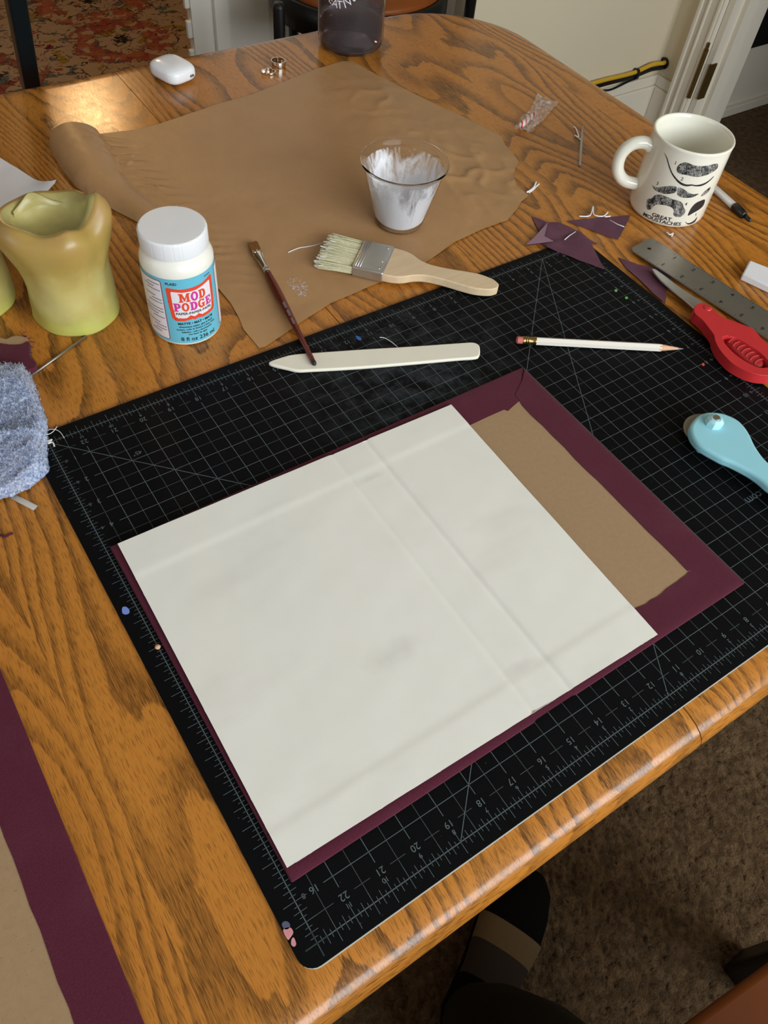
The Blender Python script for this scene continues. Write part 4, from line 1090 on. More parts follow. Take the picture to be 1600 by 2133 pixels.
# ------------------------------------------------------------------ mug
MC = (.7340, .4425); MR = .0438; MH = .0895
mg = thing('mug', 'cream mug printed with engraved moustaches and the words GREAT MOUSTACHES', 'mug', MC + (TZ,))
z = TZ
prof = [(0, z + .003), (.034, z + .003), (.0365, z + .0002), (.040, z + .0002), (.0425, z + .002), (MR, z + .006), (MR, z + MH - .008), (.0442, z + MH - .003), (.0445, z + MH - .001), (.0440, z + MH), (.0425, z + MH + .0002), (.0412, z + MH - .001), (.0405, z + MH - .005), (.0400, z + .03), (.0395, z + .012), (.036, z + .007), (0, z + .0065)]
MB().lathe(prof, MC, 80).build('body', M['ceramic'], mg, True)
ha = math.radians(146); hx, hy = math.cos(ha), math.sin(ha)
hpts = [(.041, .071), (.052, .0745), (.064, .071), (.0715, .060), (.0715, .046), (.066, .035), (.056, .028), (.041, .026)]
MB().tube([(MC[0] + hx * a, MC[1] + hy * a, z + b) for a, b in spline(hpts, 6)], [.0078 if i in (0, 1, 2) else .0068 for i in range(43)], 16).build('handle', M['ceramic'], mg, True)
def mugp(name, pts, mat, eps=.00025, closed=True, step=.002):
    P = crop(pts, 1270, 220, 4.848); P = spline(P, 3, True)
    q = []
    for x, y in P:
        th, zz_ = cylhit(x, y, MC, MR); q.append((((th - MF + PI) % (2 * PI) - PI) * MR, zz_ - TZ))
    return wrap_poly(name, q, mat, mg, MC, MR, MF, TZ, eps, step)
MF = math.atan2(CP[1] - MC[1], CP[0] - MC[0])
mugp('moustache', [(680, 640), (690, 610), (720, 585), (760, 572), (800, 580), (850, 600), (920, 610), (990, 605), (1050, 590), (1088, 585), (1094, 610), (1080, 640), (1040, 670), (980, 700), (900, 718), (840, 715), (780, 700), (720, 690), (685, 670)], M['engraving'])
hbm = [(555, 480, 1), (580, 530, 4), (600, 600, 5), (630, 680, 6), (680, 750, 9), (730, 790, 11), (780, 805, 10), (830, 801, 7), (870, 808, 7), (920, 803, 9), (970, 783, 7), (1015, 750, 4), (1050, 715, 2)]
up_ = []; dn_ = []
for i, (x, y, wd) in enumerate(hbm):
    a = hbm[max(0, i - 1)]; b = hbm[min(len(hbm) - 1, i + 1)]; dx, dy = b[0] - a[0], b[1] - a[1]; L = math.hypot(dx, dy); nx_, ny_ = -dy / L, dx / L
    up_.append((x + nx_ * wd, y + ny_ * wd)); dn_.append((x - nx_ * wd, y - ny_ * wd))
mugp('moustache', up_ + dn_[::-1], M['ink'])
mugp('moustache', [(432, 800), (450, 818), (500, 824), (560, 814), (620, 811), (665, 815), (680, 832), (670, 868), (640, 885), (590, 892), (540, 887), (490, 870), (450, 843)], M['engraving'])
mugp('moustache', [(692, 830), (720, 828), (760, 850), (800, 878), (850, 894), (900, 888), (870, 910), (830, 926), (780, 931), (730, 927), (695, 910), (682, 880)], M['engraving'])
mugp('moustache', [(385, 945), (430, 935), (460, 905), (520, 898), (580, 920), (640, 945), (700, 960), (735, 985), (750, 1030), (765, 1060), (745, 1105), (700, 1125), (655, 1115), (645, 1090), (650, 1060), (630, 1030), (580, 1010), (520, 1000), (470, 1000), (440, 1020), (410, 1050), (378, 1040), (375, 990)], M['engraving'])
mugp('moustache', [(922, 915), (945, 880), (985, 845), (1020, 822), (998, 868), (962, 898)], M['engraving'])
mugp('moustache', [(790, 1110), (820, 1040), (868, 986), (925, 957), (962, 950), (945, 1008), (900, 1050), (840, 1085)], M['ink'])
mugp('moustache', [(762, 1168), (785, 1186), (820, 1180), (858, 1155), (884, 1122), (866, 1166), (828, 1192), (785, 1198)], M['ink'])
def mtxt(s, size, px, py, bold=0.0, wide=1.0):
    th, zz_ = cylhit(1270 + px / 4.848, 220 + py / 4.848, MC, MR); x = ((th - MF + PI) % (2 * PI) - PI) * MR
    mx = MB(); wrap_text(mx, s, size, MC, MR, MF, 0, x, zz_, .0003, bold, wide=wide); mx.build('printed_text', M['ink'], mg)
mtxt('GREAT', .0058, 525, 1130, .02, 1.25)
mtxt('MOUSTACHES', .0058, 522, 1170, .02, 1.22)
mtxt('1', .0055, 668, 580); mtxt('2', .0055, 733, 742); mtxt('3', .0055, 485, 786); mtxt('4', .0055, 772, 995); mtxt('5', .0045, 870, 1100)

# ------------------------------------------------------------------ water bottle
BC = (.6134, .9497); z = TZ
wb = thing('water_bottle', 'smoky grey translucent water bottle at the back of the table', 'bottle', BC + (TZ,))
prof = [(0, z + .004), (.030, z + .003), (.036, z + .0004), (.040, z + .001), (.0445, z + .006), (.046, z + .013), (.046, z + .17), (.044, z + .18), (.036, z + .195), (.026, z + .203), (.024, z + .206), (.024, z + .22), (.0225, z + .22), (.0225, z + .206), (.0245, z + .2015), (.0345, z + .193), (.0425, z + .179), (.0445, z + .17), (.0445, z + .014), (.0430, z + .008), (.038, z + .0035), (0, z + .0060)]
MB().lathe(prof, BC, 64).build('bottle_wall', M['smoke'], wb, True)
MB().lathe([(0, z + .0068), (.037, z + .0045), (.0425, z + .009), (.0440, z + .015), (.0440, z + .040), (0, z + .040)], BC, 48).build('water', M['smoke_dark'], wb, True)
MB().lathe([(0, z + .222), (.027, z + .222), (.0275, z + .2205), (.0275, z + .2005), (.0265, z + .2005), (.0265, z + .2200), (0, z + .2208)], BC, 40).build('cap', M['black_plastic'], wb, True)
bt = MB(); BF = math.atan2(CP[1] - BC[1], CP[0] - BC[0])
word = 'CREATIVE'
for k, ch in enumerate(word):
    P2, F2 = text2d(ch, .0135); an = math.radians(-62 + k * 17.0); rad_ = .0235
    q = [(rad_ * math.sin(an) + math.cos(an) * x - math.sin(an) * -y * -1 * -1 if False else (rad_ - y * -1 * -1) * 0 + math.sin(an) * (rad_ - y) + math.cos(an) * x, -math.cos(an) * (rad_ - y) + math.sin(an) * x) for x, y in P2]
    bt.add(wrapv([(x - .0185, y + .089) for x, y in q], BC, .046, BF, TZ, .0003), F2)
bt.build('bottle_print', M['label_white'], wb)

# ------------------------------------------------------------------ earbud case, rings
ec = thing('earbud_case', 'glossy white rounded earbud charging case near the far table edge', 'earbud case', (.350, .958, TZ))
def superbox(c, hx_, hy_, hz_, rot, e=4.0, e2=2.6, n=40, m_=20):
    V = []; F = []
    for j in range(m_ + 1):
        ph = -PI / 2 + PI * j / m_; cz_ = math.copysign(abs(math.sin(ph)) ** (2 / e2), math.sin(ph)); cr_ = abs(math.cos(ph)) ** (2 / e2)
        for k in range(n):
            a = 2 * PI * k / n; x = math.copysign(abs(math.cos(a)) ** (2 / e), math.cos(a)) * cr_ * hx_; y = math.copysign(abs(math.sin(a)) ** (2 / e), math.sin(a)) * cr_ * hy_
            V.append((c[0] + x * math.cos(rot) - y * math.sin(rot), c[1] + x * math.sin(rot) + y * math.cos(rot), c[2] + cz_ * hz_))
    for j in range(m_):
        for k in range(n): F.append([j * n + k, j * n + (k + 1) % n, (j + 1) * n + (k + 1) % n, (j + 1) * n + k])
    return V, F
ecc = (.3495, .9585, TZ + .0109); er = math.radians(-74)
V, F = superbox(ecc, .0268, .0222, .0107, er, 3.6, 3.2); fix_normals(mesh_obj('case_shell', V, F, M['case_plastic'], ec, True))
def erp(a, b, c_): return (ecc[0] + a * math.cos(er) - b * math.sin(er), ecc[1] + a * math.sin(er) + b * math.cos(er), ecc[2] + c_)
MB().tube([erp(.0268, .006, -.001), erp(.0268, .0112, -.001)], .0014, 8).build('charging_port', M['ink_grey'], ec, True)
def ring(name, c, R_, wd, label, tilt=0.0, stone=False, mat=None):
    t_ = thing(name, label, 'ring', (c[0], c[1], TZ))
    smooth_angle(MB().lathe([(R_ - .0009, TZ + .0003), (R_, TZ + .0003), (R_ + .0003, TZ + wd / 2), (R_, TZ + wd), (R_ - .0009, TZ + wd)], c, 40, close=True).build('band', M['silver'], t_), 50)
    return t_
r1 = at(580, 138, TZ); ring('wide_ring', r1, .0095, .0078, 'wide silver band ring, the farther of the rings by the parchment')
r2_ = at(562, 152, TZ); t_ = ring('stone_ring', r2_, .0080, .0030, 'silver ring with a small set stone beside the wide band ring')
sv = (r2_[0] - .0085, r2_[1] + .0015); bm_ = MB().lathe([(0, TZ + .0003), (.0022, TZ + .0004), (.0034, TZ + .003), (.0026, TZ + .0050), (0, TZ + .0054)], sv, 8); bm_.build('stone', M['silver'], t_)

# ------------------------------------------------------------------ ruler
rz = TZ + .0048
ra = np.array(at(1329, 516, rz)); rb = np.array(at(1357, 494, rz)); rc = np.array(at(1600, 648, rz)); rd_ = np.array(at(1600, 706, rz))
du = rc - rb; du /= np.linalg.norm(du); wv_ = rd_ - rb; wid = abs(du[0] * wv_[1] - du[1] * wv_[0]); nv = np.array([-du[1], du[0]])
if nv @ (ra - rb) < 0: nv = -nv
rl = thing('steel_ruler', 'worn steel ruler lying beside the scissors at the right', 'ruler', (float(rb[0]), float(rb[1]), TZ))
RL = lambda a, b: tuple(map(float, rb + du * a + nv * b))
LEN = .31
rp_ = [RL(.004, 0), RL(LEN, 0), RL(LEN, wid), RL(.004, wid), RL(0, wid - .004), RL(0, .004)]
hole = [RL(.012 + .0024 * math.cos(a), wid / 2 + .0024 * math.sin(a)) for a in np.linspace(0, 2 * PI, 16, endpoint=False)]
prism('blade', rp_, rz - .0012, rz, M['steel_dark'], rl, holes=[hole[::-1]], smooth=False)
prism('cork_backing', [RL(.02, .004), RL(LEN - .005, .004), RL(LEN - .005, wid - .004), RL(.02, wid - .004)], TZ + .0003, rz - .0013, M['board'], rl, smooth=False)
rm = MB()
def rq(a0, a1, b0, b1): rm.add([RL(a, b) + (rz + .00006,) for a, b in ((a0, b0), (a1, b0), (a1, b1), (a0, b1))], [(0, 1, 2, 3)])
for k in range(int(.29 / .003175)):
    a = .01 + k * .003175; L = .0055 if k % 8 == 0 else .0038 if k % 4 == 0 else .0022
    rq(a, a + .0004, 0.0003, L); rq(a, a + .0003, wid - L, wid - .0003)
for k in range(1, 12):
    for b, s_ in ((.0092, 1), (wid - .0092, -1)):
        P2, F2 = text2d(str(k), .0075, .03); ca = du * s_; cb = -nv * s_
        o_ = rb + du * (.01 + k * .0254 + .004) + nv * b
        rm.add([tuple(map(float, o_ + ca * x + cb * y)) + (rz + .00006,) for x, y in P2], F2)
rm.build('graduations', M['ink'], rl)

# ------------------------------------------------------------------ scissors
cr6 = lambda pts: crop(pts, 1330, 480, 5.926)
ss = thing('scissors', 'scissors with red plastic handles and steel blades beside the ruler', 'scissors', at(1440, 640, TZ) + (TZ,))
sz = TZ + .0045
bl1 = A(cr6([(165, 470), (215, 480), (320, 555), (450, 655), (600, 760), (760, 860), (860, 950), (780, 1010), (690, 960), (560, 850), (420, 740), (280, 620), (200, 530)]), sz + .002)
prism('blade', bl1, sz, sz + .0022, M['steel'], ss, bev=.0006)
bl2 = A(cr6([(172, 490), (260, 580), (420, 715), (560, 830), (700, 950), (800, 960), (700, 850), (520, 720), (330, 580)]), sz - .001)
prism('blade', bl2, sz - .0026, sz - .0003, M['steel_dark'], ss, bev=.0005)
hz1 = TZ + .015
outer = A(cr6([(690, 960), (700, 930), (740, 900), (800, 893), (870, 920), (940, 985), (1050, 1070), (1180, 1130), (1300, 1170), (1400, 1200), (1435, 1240), (1440, 1285), (1520, 1340), (1610, 1420), (1680, 1520), (1750, 1640), (1770, 1720), (1720, 1780), (1600, 1790), (1460, 1775), (1330, 1730), (1180, 1650), (1080, 1560), (1000, 1460), (950, 1360), (935, 1290), (870, 1200), (790, 1100), (700, 1020)]), hz1)
hol = A(cr6([(1035, 1335), (1075, 1300), (1140, 1310), (1230, 1330), (1380, 1420), (1500, 1500), (1600, 1600), (1660, 1680), (1600, 1690), (1480, 1690), (1330, 1620), (1200, 1530), (1100, 1430)]), hz1)
o1 = prism('handle', spline(outer, 3, True), TZ + .004, hz1, M['red'], ss, bev=.0035, seg=4, holes=[spline(hol, 3, True)[::-1]])
pad = A(cr6([(1110, 1310), (1200, 1290), (1330, 1360), (1450, 1450), (1545, 1560), (1560, 1640), (1500, 1665), (1400, 1620), (1290, 1540), (1190, 1450), (1120, 1370)]), hz1 - .002)
o2 = prism('finger_grip', spline(pad, 3, True), TZ + .005, hz1 - .003, M['red_dark'], ss, bev=.003, seg=3)
pa = np.array(at(*cr6([(1180, 1350)])[0], hz1 - .002)); pb = np.array(at(*cr6([(1500, 1610)])[0], hz1 - .002)); ddv = (pb - pa) / np.linalg.norm(pb - pa); nnv = np.array([-ddv[1], ddv[0]])
for k in range(7):
    c_ = pa + (pb - pa) * (k / 6); wv2 = .0065
    MB().tube([tuple(c_ + nnv * wv2 * math.sin(u) * 1.0 - ddv * .002 * math.cos(u)) + (hz1 - .0034 + .0008 * math.cos(u),) for u in np.linspace(-1.4, 1.4, 7)], .0009, 6).build('grip_rib', M['red_dark'], o2, True)
oth = A(cr6([(820, 960), (900, 1000), (1050, 1075), (1200, 1130), (1420, 1225), (1520, 1335), (1640, 1440), (1760, 1560), (1900, 1700), (1960, 1800), (1900, 1830), (1820, 1760), (1700, 1640), (1560, 1530), (1420, 1400), (1250, 1290), (1050, 1180), (880, 1080)]), TZ + .009)
prism('handle', spline(oth, 3, True), TZ + .0008, TZ + .0095, M['red'], ss, bev=.003, seg=3)
MB().lathe([(0, hz1 + .0012), (.0030, hz1 + .0010), (.0042, hz1 + .0003), (.0042, hz1 - .001), (0, hz1 - .001)], at(*cr6([(855, 960)])[0], hz1), 20).build('pivot', M['red'], ss, True)

# ------------------------------------------------------------------ rotary cutter
rz0 = MZ + .0165
rot = thing('rotary_cutter', 'pale blue rotary cutter with steel blade lying on the cutting mat', 'rotary cutter', at(1483, 900, MZ) + (MZ,))
cr8 = lambda pts: crop(pts, 1400, 820, 8.0)
top_px = [(305, 580), (320, 500), (380, 410), (470, 335), (580, 300), (700, 295), (850, 315), (1000, 370), (1120, 440), (1210, 530), (1270, 610), (1320, 700), (1380, 830), (1440, 930), (1520, 1040), (1600, 1125), (1760, 1270), (1960, 1440), (2200, 1640), (2320, 1760), (2330, 1880), (2240, 1930), (2080, 1880), (1880, 1740), (1700, 1600), (1600, 1525), (1480, 1420), (1340, 1320), (1180, 1230), (1000, 1140), (850, 1080), (700, 1000), (560, 920), (450, 840), (370, 750), (325, 670)]
top_p = A(cr8(top_px), rz0)
prism('handle', spline(top_p, 3, True), MZ + .0075, rz0, M['teal'], rot, bev=.0028, seg=4)
low_px = [(450, 870), (560, 930), (700, 1000), (850, 1070), (1000, 1130), (1180, 1215), (1340, 1300), (1480, 1400), (1600, 1500), (1880, 1720), (2080, 1850), (2200, 1820), (1900, 1500), (1600, 1200), (1400, 1000), (1200, 850), (900, 780), (600, 780)]
prism('guard', spline(A(cr8(low_px), MZ + .0075), 3, True), MZ + .0004, MZ + .0090, M['teal'], rot, bev=.0018, seg=3)
e1 = np.array(at(*cr8([(203, 480)])[0], MZ + .006)); nutc = np.array(at(*cr8([(690, 500)])[0], rz0)); 
bc = np.array(nutc); brad = .0225
bc = e1 + (bc - e1) / np.linalg.norm(bc - e1) * brad
MB().lathe([(0, MZ + .0052), (brad - .002, MZ + .0052), (brad, MZ + .0055), (brad - .002, MZ + .0058), (0, MZ + .0058)], tuple(bc), 64).build('blade', M['steel_dark'], rot)
MB().lathe([(0, MZ + .0004), (.008, MZ + .0004), (.008, MZ + .0076), (0, MZ + .0076)], tuple(nutc), 24).build('axle', M['black_plastic'], rot)
def octr(r, zz_, a, j): 
    k = PI / 4; return r / math.cos(((a + .2) % k) - k / 2) * math.cos(k / 2) if j < 3 else r
nut = MB().lathe([(.0078, rz0 - .0005), (.0080, rz0 + .003), (.0072, rz0 + .0052), (.0044, rz0 + .0072), (0, rz0 + .0072)], tuple(nutc), 64, octr).build('nut', M['teal2'], rot); smooth_angle(nut, 25)
MB().lathe([(.0032, rz0 + .0071), (.0032, rz0 + .0078), (.0020, rz0 + .0080), (0, rz0 + .0078)], tuple(nutc), 24).build('screw', M['steel_dark'], nut, True)

# ------------------------------------------------------------------ eraser, pen
eo = [(1547, 571), (1554, 556), (1560, 545), (1566, 542), (1600, 556), (1660, 582), (1668, 592), (1655, 620), (1640, 626), (1600, 596), (1552, 577)]
eb = at(1547, 575, TZ)
prism('eraser', A([(1547, 571), (1562, 542), (1690, 592), (1668, 628)], TZ + .008), TZ + .0003, TZ + .0085, M['eraser'], bev=.0016, seg=3, label='white block eraser at the right edge of the picture', cat='eraser')
q0 = np.array(at(1472, 378, TZ + .005) + (TZ + .0050,)); q1 = np.array(at(1564, 460, TZ + .005) + (TZ + .0046,)); dq = q1 - q0; QL = np.linalg.norm(dq); dq /= QL
q0 = q0 - dq * .065; QL += .065
pe = thing('ballpoint_pen', 'clear ballpoint pen with black tip lying behind the mug', 'pen', (float(q0[0]), float(q0[1]), TZ))
QQ = lambda t_: tuple(map(float, q0 + dq * t_))
MB().tube([QQ(0), QQ(QL - .03)], .0042, 14).build('barrel', M['clear_stick'], pe, True)
MB().tube([QQ(.004), QQ(QL - .028)], .0016, 8).build('refill', M['white_thread'], pe, True)
MB().tube([QQ(QL - .031), QQ(QL - .030), QQ(QL - .018), QQ(QL - .012), QQ(QL - .011)], [.0044, .0050, .0050, .0044, .003], 16).build('grip', M['black_plastic'], pe, True)
MB().tube([QQ(QL - .012), QQ(QL - .003), QQ(QL)], [.0026, .0024, .0014], 12).build('tip', M['black_plastic'], pe, True)

# ------------------------------------------------------------------ cloth scraps
def scrap(pts, label, seed, zb=None, bits=()):
    P = A(pts, TZ + .002)
    def zf(x, y):
        b = TZ + .0006
        if x < .600 and y < .4455 and x > -.015: b = MZ + .0005
        elif x < .606 and y < .452: b = MZ + .0005 - .0008 * max(sstep(.598, .606, x), sstep(.4445, .452, y))
        return b + .0012 * abs(fnoise(x, y, 13, seed))
    o = sheet('cloth_scrap', P, .0035, zf, M['burgundy2'], None, .0004, label=label, cat='fabric scrap', group='burgundy scraps by the mug')
    for bpts in bits:
        q_ = A(bpts, TZ + .002)
        MB().tube([(x, y, zf(x, y) + .0005) for x, y in q_], .0006, 6, flat=.5).build('glue_mark', M['glue'], o, True)
    return o
c6 = lambda pts: crop(pts, 1050, 330, 2.909)
s_a = scrap(c6([(170, 345), (215, 360), (262, 380), (330, 382), (400, 410), (470, 450), (515, 480), (570, 510), (525, 518), (560, 580), (607, 675), (540, 650), (430, 610), (330, 570), (265, 545), (222, 512), (130, 522), (185, 475), (215, 440), (195, 400)]), 'notched burgundy cloth scrap over the far corner of the cutting mat', 1, bits=[c6([(365, 498), (395, 470), (435, 440)])])
sheet('pale_backing', A(c6([(135, 520), (190, 472), (225, 430), (270, 385), (262, 400), (245, 470), (300, 500), (222, 510)]), TZ + .0035), .004, lambda x, y: TZ + .0034, plain('pale_cloth_back', (140, 108, 122), 0.8), s_a, .0003)
scrap(c6([(380, 376), (480, 362), (600, 352), (700, 345), (768, 340), (735, 410), (692, 485), (620, 465), (520, 425), (440, 396)]), 'pointed burgundy cloth scrap touching the base of the mug', 2, bits=[c6([(640, 372), (690, 395), (730, 412)])])
scrap(c6([(695, 595), (760, 618), (850, 645), (930, 662), (1020, 680), (1015, 720), (985, 800), (985, 840), (975, 882), (900, 815), (820, 735), (745, 665)]), 'burgundy cloth scrap lying under the scissor tip', 3)
# torn cloth covered board at the left edge
tc = thing('torn_cover_strip', 'torn burgundy cloth covered board strip above the blue cloth', 'book cover', at(25, 740, TZ) + (TZ,))
prism('board_strip', spline(A([(-60, 700), (0, 702), (12, 706), (25, 700), (40, 699), (54, 703), (58, 708), (55, 760), (0, 768), (-60, 775)], TZ + .006), 2, True), TZ + .0004, TZ + .006, M['board'], tc, bev=.0006)
prism('cloth_face', spline(A([(-60, 712), (0, 714), (20, 717), (45, 716), (56, 710), (62, 715), (62, 742), (74, 752), (74, 764), (58, 770), (0, 775), (-60, 780)], TZ + .007), 2, True), TZ + .0015, TZ + .007, M['burgundy'], tc, bev=.0008)
for k in range(14):
    b0 = (58 + random.uniform(-4, 14), 700 + k * 4.5); q_ = [at(b0[0] - 6, b0[1]), at(b0[0] + random.uniform(-1, 5), b0[1] + random.uniform(-5, 3))]
    MB().tube([q_[0] + (TZ + .004,), q_[1] + (TZ + random.uniform(.001, .005),)], .0004, 5).build('frayed_thread', M['burgundy'], tc, True)

# ------------------------------------------------------------------ blue terry cloth
tcl = thing('terry_cloth', 'folded light blue terry cloth at the left corner of the mat', 'cloth', at(30, 880, TZ) + (TZ,))
c7 = lambda pts: crop(pts, 0, 700, 3.2)
tp = A(c7([(-400, 220), (-150, 190), (0, 166), (50, 160), (100, 168), (160, 150), (172, 190), (200, 240), (222, 300), (245, 380), (272, 450), (295, 510), (302, 580), (297, 650), (292, 720), (300, 790), (305, 850), (260, 890), (200, 940), (130, 990), (60, 1020), (0, 1035), (-200, 1060), (-420, 1000)]), MZ + .010)
tarr = np.array(densify(tp, .002))
def tz_(x, y):
    d = float(np.sqrt(((tarr - np.array([x, y])) ** 2).sum(1).min()))
    h = .0115 * sstep(0, .007, d) ** .6
    v_ = (y - .40) * 1.0 + (x + .0) * .35
    h += .0022 * math.sin(v_ * 75) * sstep(0, .01, d) + .003 * math.exp(-((y - .435 + x * .4) / .004) ** 2) * sstep(0, .006, d)
    return TZ + .0026 + h + .0012 * fnoise(x, y, 60) + .0010 * random.uniform(-1, 1)
terry_o = sheet('folded_cloth', tp, .0022, tz_, M['terry'], tcl, .0012)
me = terry_o.data; tl = MB(); off = wloc(terry_o)
for v in me.vertices:
    p = v.co + off
    for _ in range(3):
        d = Vector((random.uniform(-1, 1), random.uniform(-1, 1), random.uniform(.5, 1.4))).normalized() * random.uniform(.0016, .0034)
        s_ = Vector((random.uniform(-1, 1), random.uniform(-1, 1), 0)).normalized() * .0005
        n0 = len(tl.v); tl.v += [tuple(p - s_), tuple(p + s_), tuple(p + d)]; tl.f.append([n0, n0 + 1, n0 + 2])
tl.build('terry_loops', M['terry'], tcl, kind='stuff')
def thread(name, px, z_, r, mat, label, cat='thread', zs=None):
    P = spline([at(x, y, z_) + ((z_ + (zs[i] if zs else 0)),) for i, (x, y) in enumerate(px)], 6)
    return MB().tube(P, r, 6).build(name, mat, smooth=True, label=label, cat=cat)
thread('loose_thread', crop([(290, 650), (320, 655), (350, 640), (372, 615), (380, 603)], 0, 700, 3.2), MZ + .004, .0003, M['white_thread'], 'short white thread curling up from the terry cloth corner')
thread('loose_thread', crop([(300, 635), (335, 622), (375, 625), (405, 645), (428, 680)], 0, 700, 3.2), MZ + .0012, .0003, M['white_thread'], 'long white thread arching from the terry cloth over the mat')
thread('loose_thread', crop([(285, 712), (320, 700), (345, 690), (320, 715), (350, 708), (362, 735)], 0, 700, 3.2), MZ + .0008, .0007, M['white_thread'], 'knotted white thread ends at the corner of the mat grid')
thread('loose_thread', crop([(1018, 548), (1050, 549), (1090, 562), (1150, 600), (1215, 652)], 600, 600, 5.333), MZ + .0010, .00035, M['white_thread'], 'curved white thread sticking out behind the bone folder')

# ------------------------------------------------------------------ sticks and small debris
def rod(name, a, b, r, mat, label, cat, z_=TZ, flat=1.0):
    pa_ = at(*a, z_ + r); pb_ = at(*b, z_ + r)
    return MB().tube([pa_ + (z_ + r * flat + .0002,), pb_ + (z_ + r * flat + .0002,)], r, 10, flat=flat).build(name, mat, smooth=True, label=label, cat=cat)
rod('metal_needle', (60, 786), (180, 701), .0012, M['steel_dark'], 'long thin metal needle beside the candle', 'needle')
rod('clear_strip', (8, 1022), (73, 1056), .0026, M['clear_stick'], 'clear plastic strip poking out under the terry cloth', 'strip', flat=.35)
rod('clear_strip', (1214, 262), (1208, 343), .0016, M['clear_stick'], 'clear plastic strip standing out between candy and mug', 'strip', flat=.5)
thread('glue_curl', crop([(1195, 745), (1235, 770), (1275, 870), (1290, 930), (1220, 905), (1300, 960), (1335, 990)], 1060, 180, 8.889), TZ + .0012, .0008, M['glue'], 'twisted glue curl lying against the clear strip', 'glue')
thread('glue_curl', crop([(330, 1960), (390, 1930), (460, 1870), (505, 1770)], 1060, 180, 8.889), TZ + .0015, .0011, M['glue'], 'curled glue shred beside the ragged end of the parchment', 'glue')
thread('glue_curl', crop([(370, 1970), (450, 1910), (520, 1840), (560, 1805)], 1060, 180, 8.889), TZ + .0011, .0009, M['white_thread'], 'pale shred next to the curled glue shred by the parchment', 'glue')
thread('glue_curl', c6([(455, 350), (520, 346), (540, 290), (545, 340), (600, 350), (630, 325), (610, 352), (645, 350)]), TZ + .0022, .0007, M['glue'], 'tangled glue shreds on the pointed cloth scrap', 'glue')
thread('glue_curl', [(1389, 484), (1396, 489), (1402, 486), (1399, 492)], TZ + .0014, .0009, M['glue'], 'small glue shred under the front of the mug', 'glue')
thread('cloth_fibre', [(0, 1114), (10, 1118), (22, 1112), (27, 1111)], TZ + .0008, .0009, M['burgundy'], 'dark burgundy fibre on the table at the left edge', 'fibre')
cb0 = at(329, 1349, MZ); MB().lathe([(0, MZ + .0002), (.0014, MZ + .0003), (.0021, MZ + .0012), (.0015, MZ + .0021), (0, MZ + .0024)], cb0, 10).build('crumb', M['cedar'], smooth=True, label='tiny brown crumb on the mat at the left edge of the book cover', cat='crumb')
# wrapped candy
cw = thing('wrapped_candy', 'striped peppermint candy piece in a crumpled clear wrapper', 'candy', at(1115, 250, TZ) + (TZ,))
ck = lambda pts: crop(pts, 1060, 180, 8.889)
ca_, cb_ = at(*ck([(210, 745)])[0], TZ + .004), at(*ck([(445, 540)])[0], TZ + .004)
MB().tube([ca_ + (TZ + .0048,), tuple((np.array(ca_) * .8 + np.array(cb_) * .2)) + (TZ + .0048,), cb_ + (TZ + .0048,)], [.0030, .0040, .0036], 14).build('candy', M['candy'], cw, True)
wpoly = A(ck([(105, 770), (200, 640), (300, 520), (400, 430), (440, 330), (500, 200), (535, 130), (620, 175), (735, 200), (770, 235), (920, 290), (860, 370), (780, 440), (700, 560), (600, 660), (490, 750), (450, 835), (330, 840), (230, 800)]), TZ + .003)
ccx = (np.array(ca_) + np.array(cb_)) / 2
def wz2(x, y):
    d = math.hypot(x - ccx[0], y - ccx[1]); return TZ + .0012 + .0085 * math.exp(-(d / .012) ** 2) + .003 * abs(fnoise(x, y, 42)) + .0015 * abs(fnoise(x, y, 90, 3))
sheet('wrapper', wpoly, .0022, wz2, M['film'], cw, 0, smooth=False)

# ------------------------------------------------------------------ chairs
def far_chair():
    x0, x1, y0, y1, zs = .845, 1.26, 1.46, 1.83, .50
    c = thing('black_chair', 'black framed chair with brown wooden seat behind the water bottle', 'chair', ((x0 + x1) / 2, (y0 + y1) / 2, 0))
    for (x, y, h) in ((.828, 1.56, .55), (1.27, 1.47, .95), (1.03, 1.86, .95), (1.33, 1.78, .55)):
        MB().tube([(x, y, .0), (x, y, h - .01), (x, y, h)], [.0125, .0125, .009], 14).build('leg', M['black_metal'], c, True)
    cx_, cy_ = 1.085, 1.65
    MB().lathe([(.19, zs - .028), (.205, zs - .028), (.205, zs + .028), (.19, zs + .028)], (cx_, cy_), 48, close=True).build('seat_ring', M['black_metal'], c, True)
    MB().lathe([(0, zs + .020), (.188, zs + .020), (.192, zs + .030), (.188, zs + .040), (.15, zs + .046), (0, zs + .040)], (cx_, cy_), 48).build('seat', M['seatwood'], c, True)
    MB().tube(spline([(1.03, 1.86, .9), (1.20, 1.84, .93), (1.28, 1.66, .93), (1.27, 1.47, .9)], 6), .012, 10).build('back_rail', M['black_metal'], c, True)
    MB().lathe([(0, .004), (.006, .003), (.006, 0)], (0, 0), 10).build('bolt', M['silver'], c).location = Vector((.815, 1.56, .527)) - c.location
    return c
far_chair()
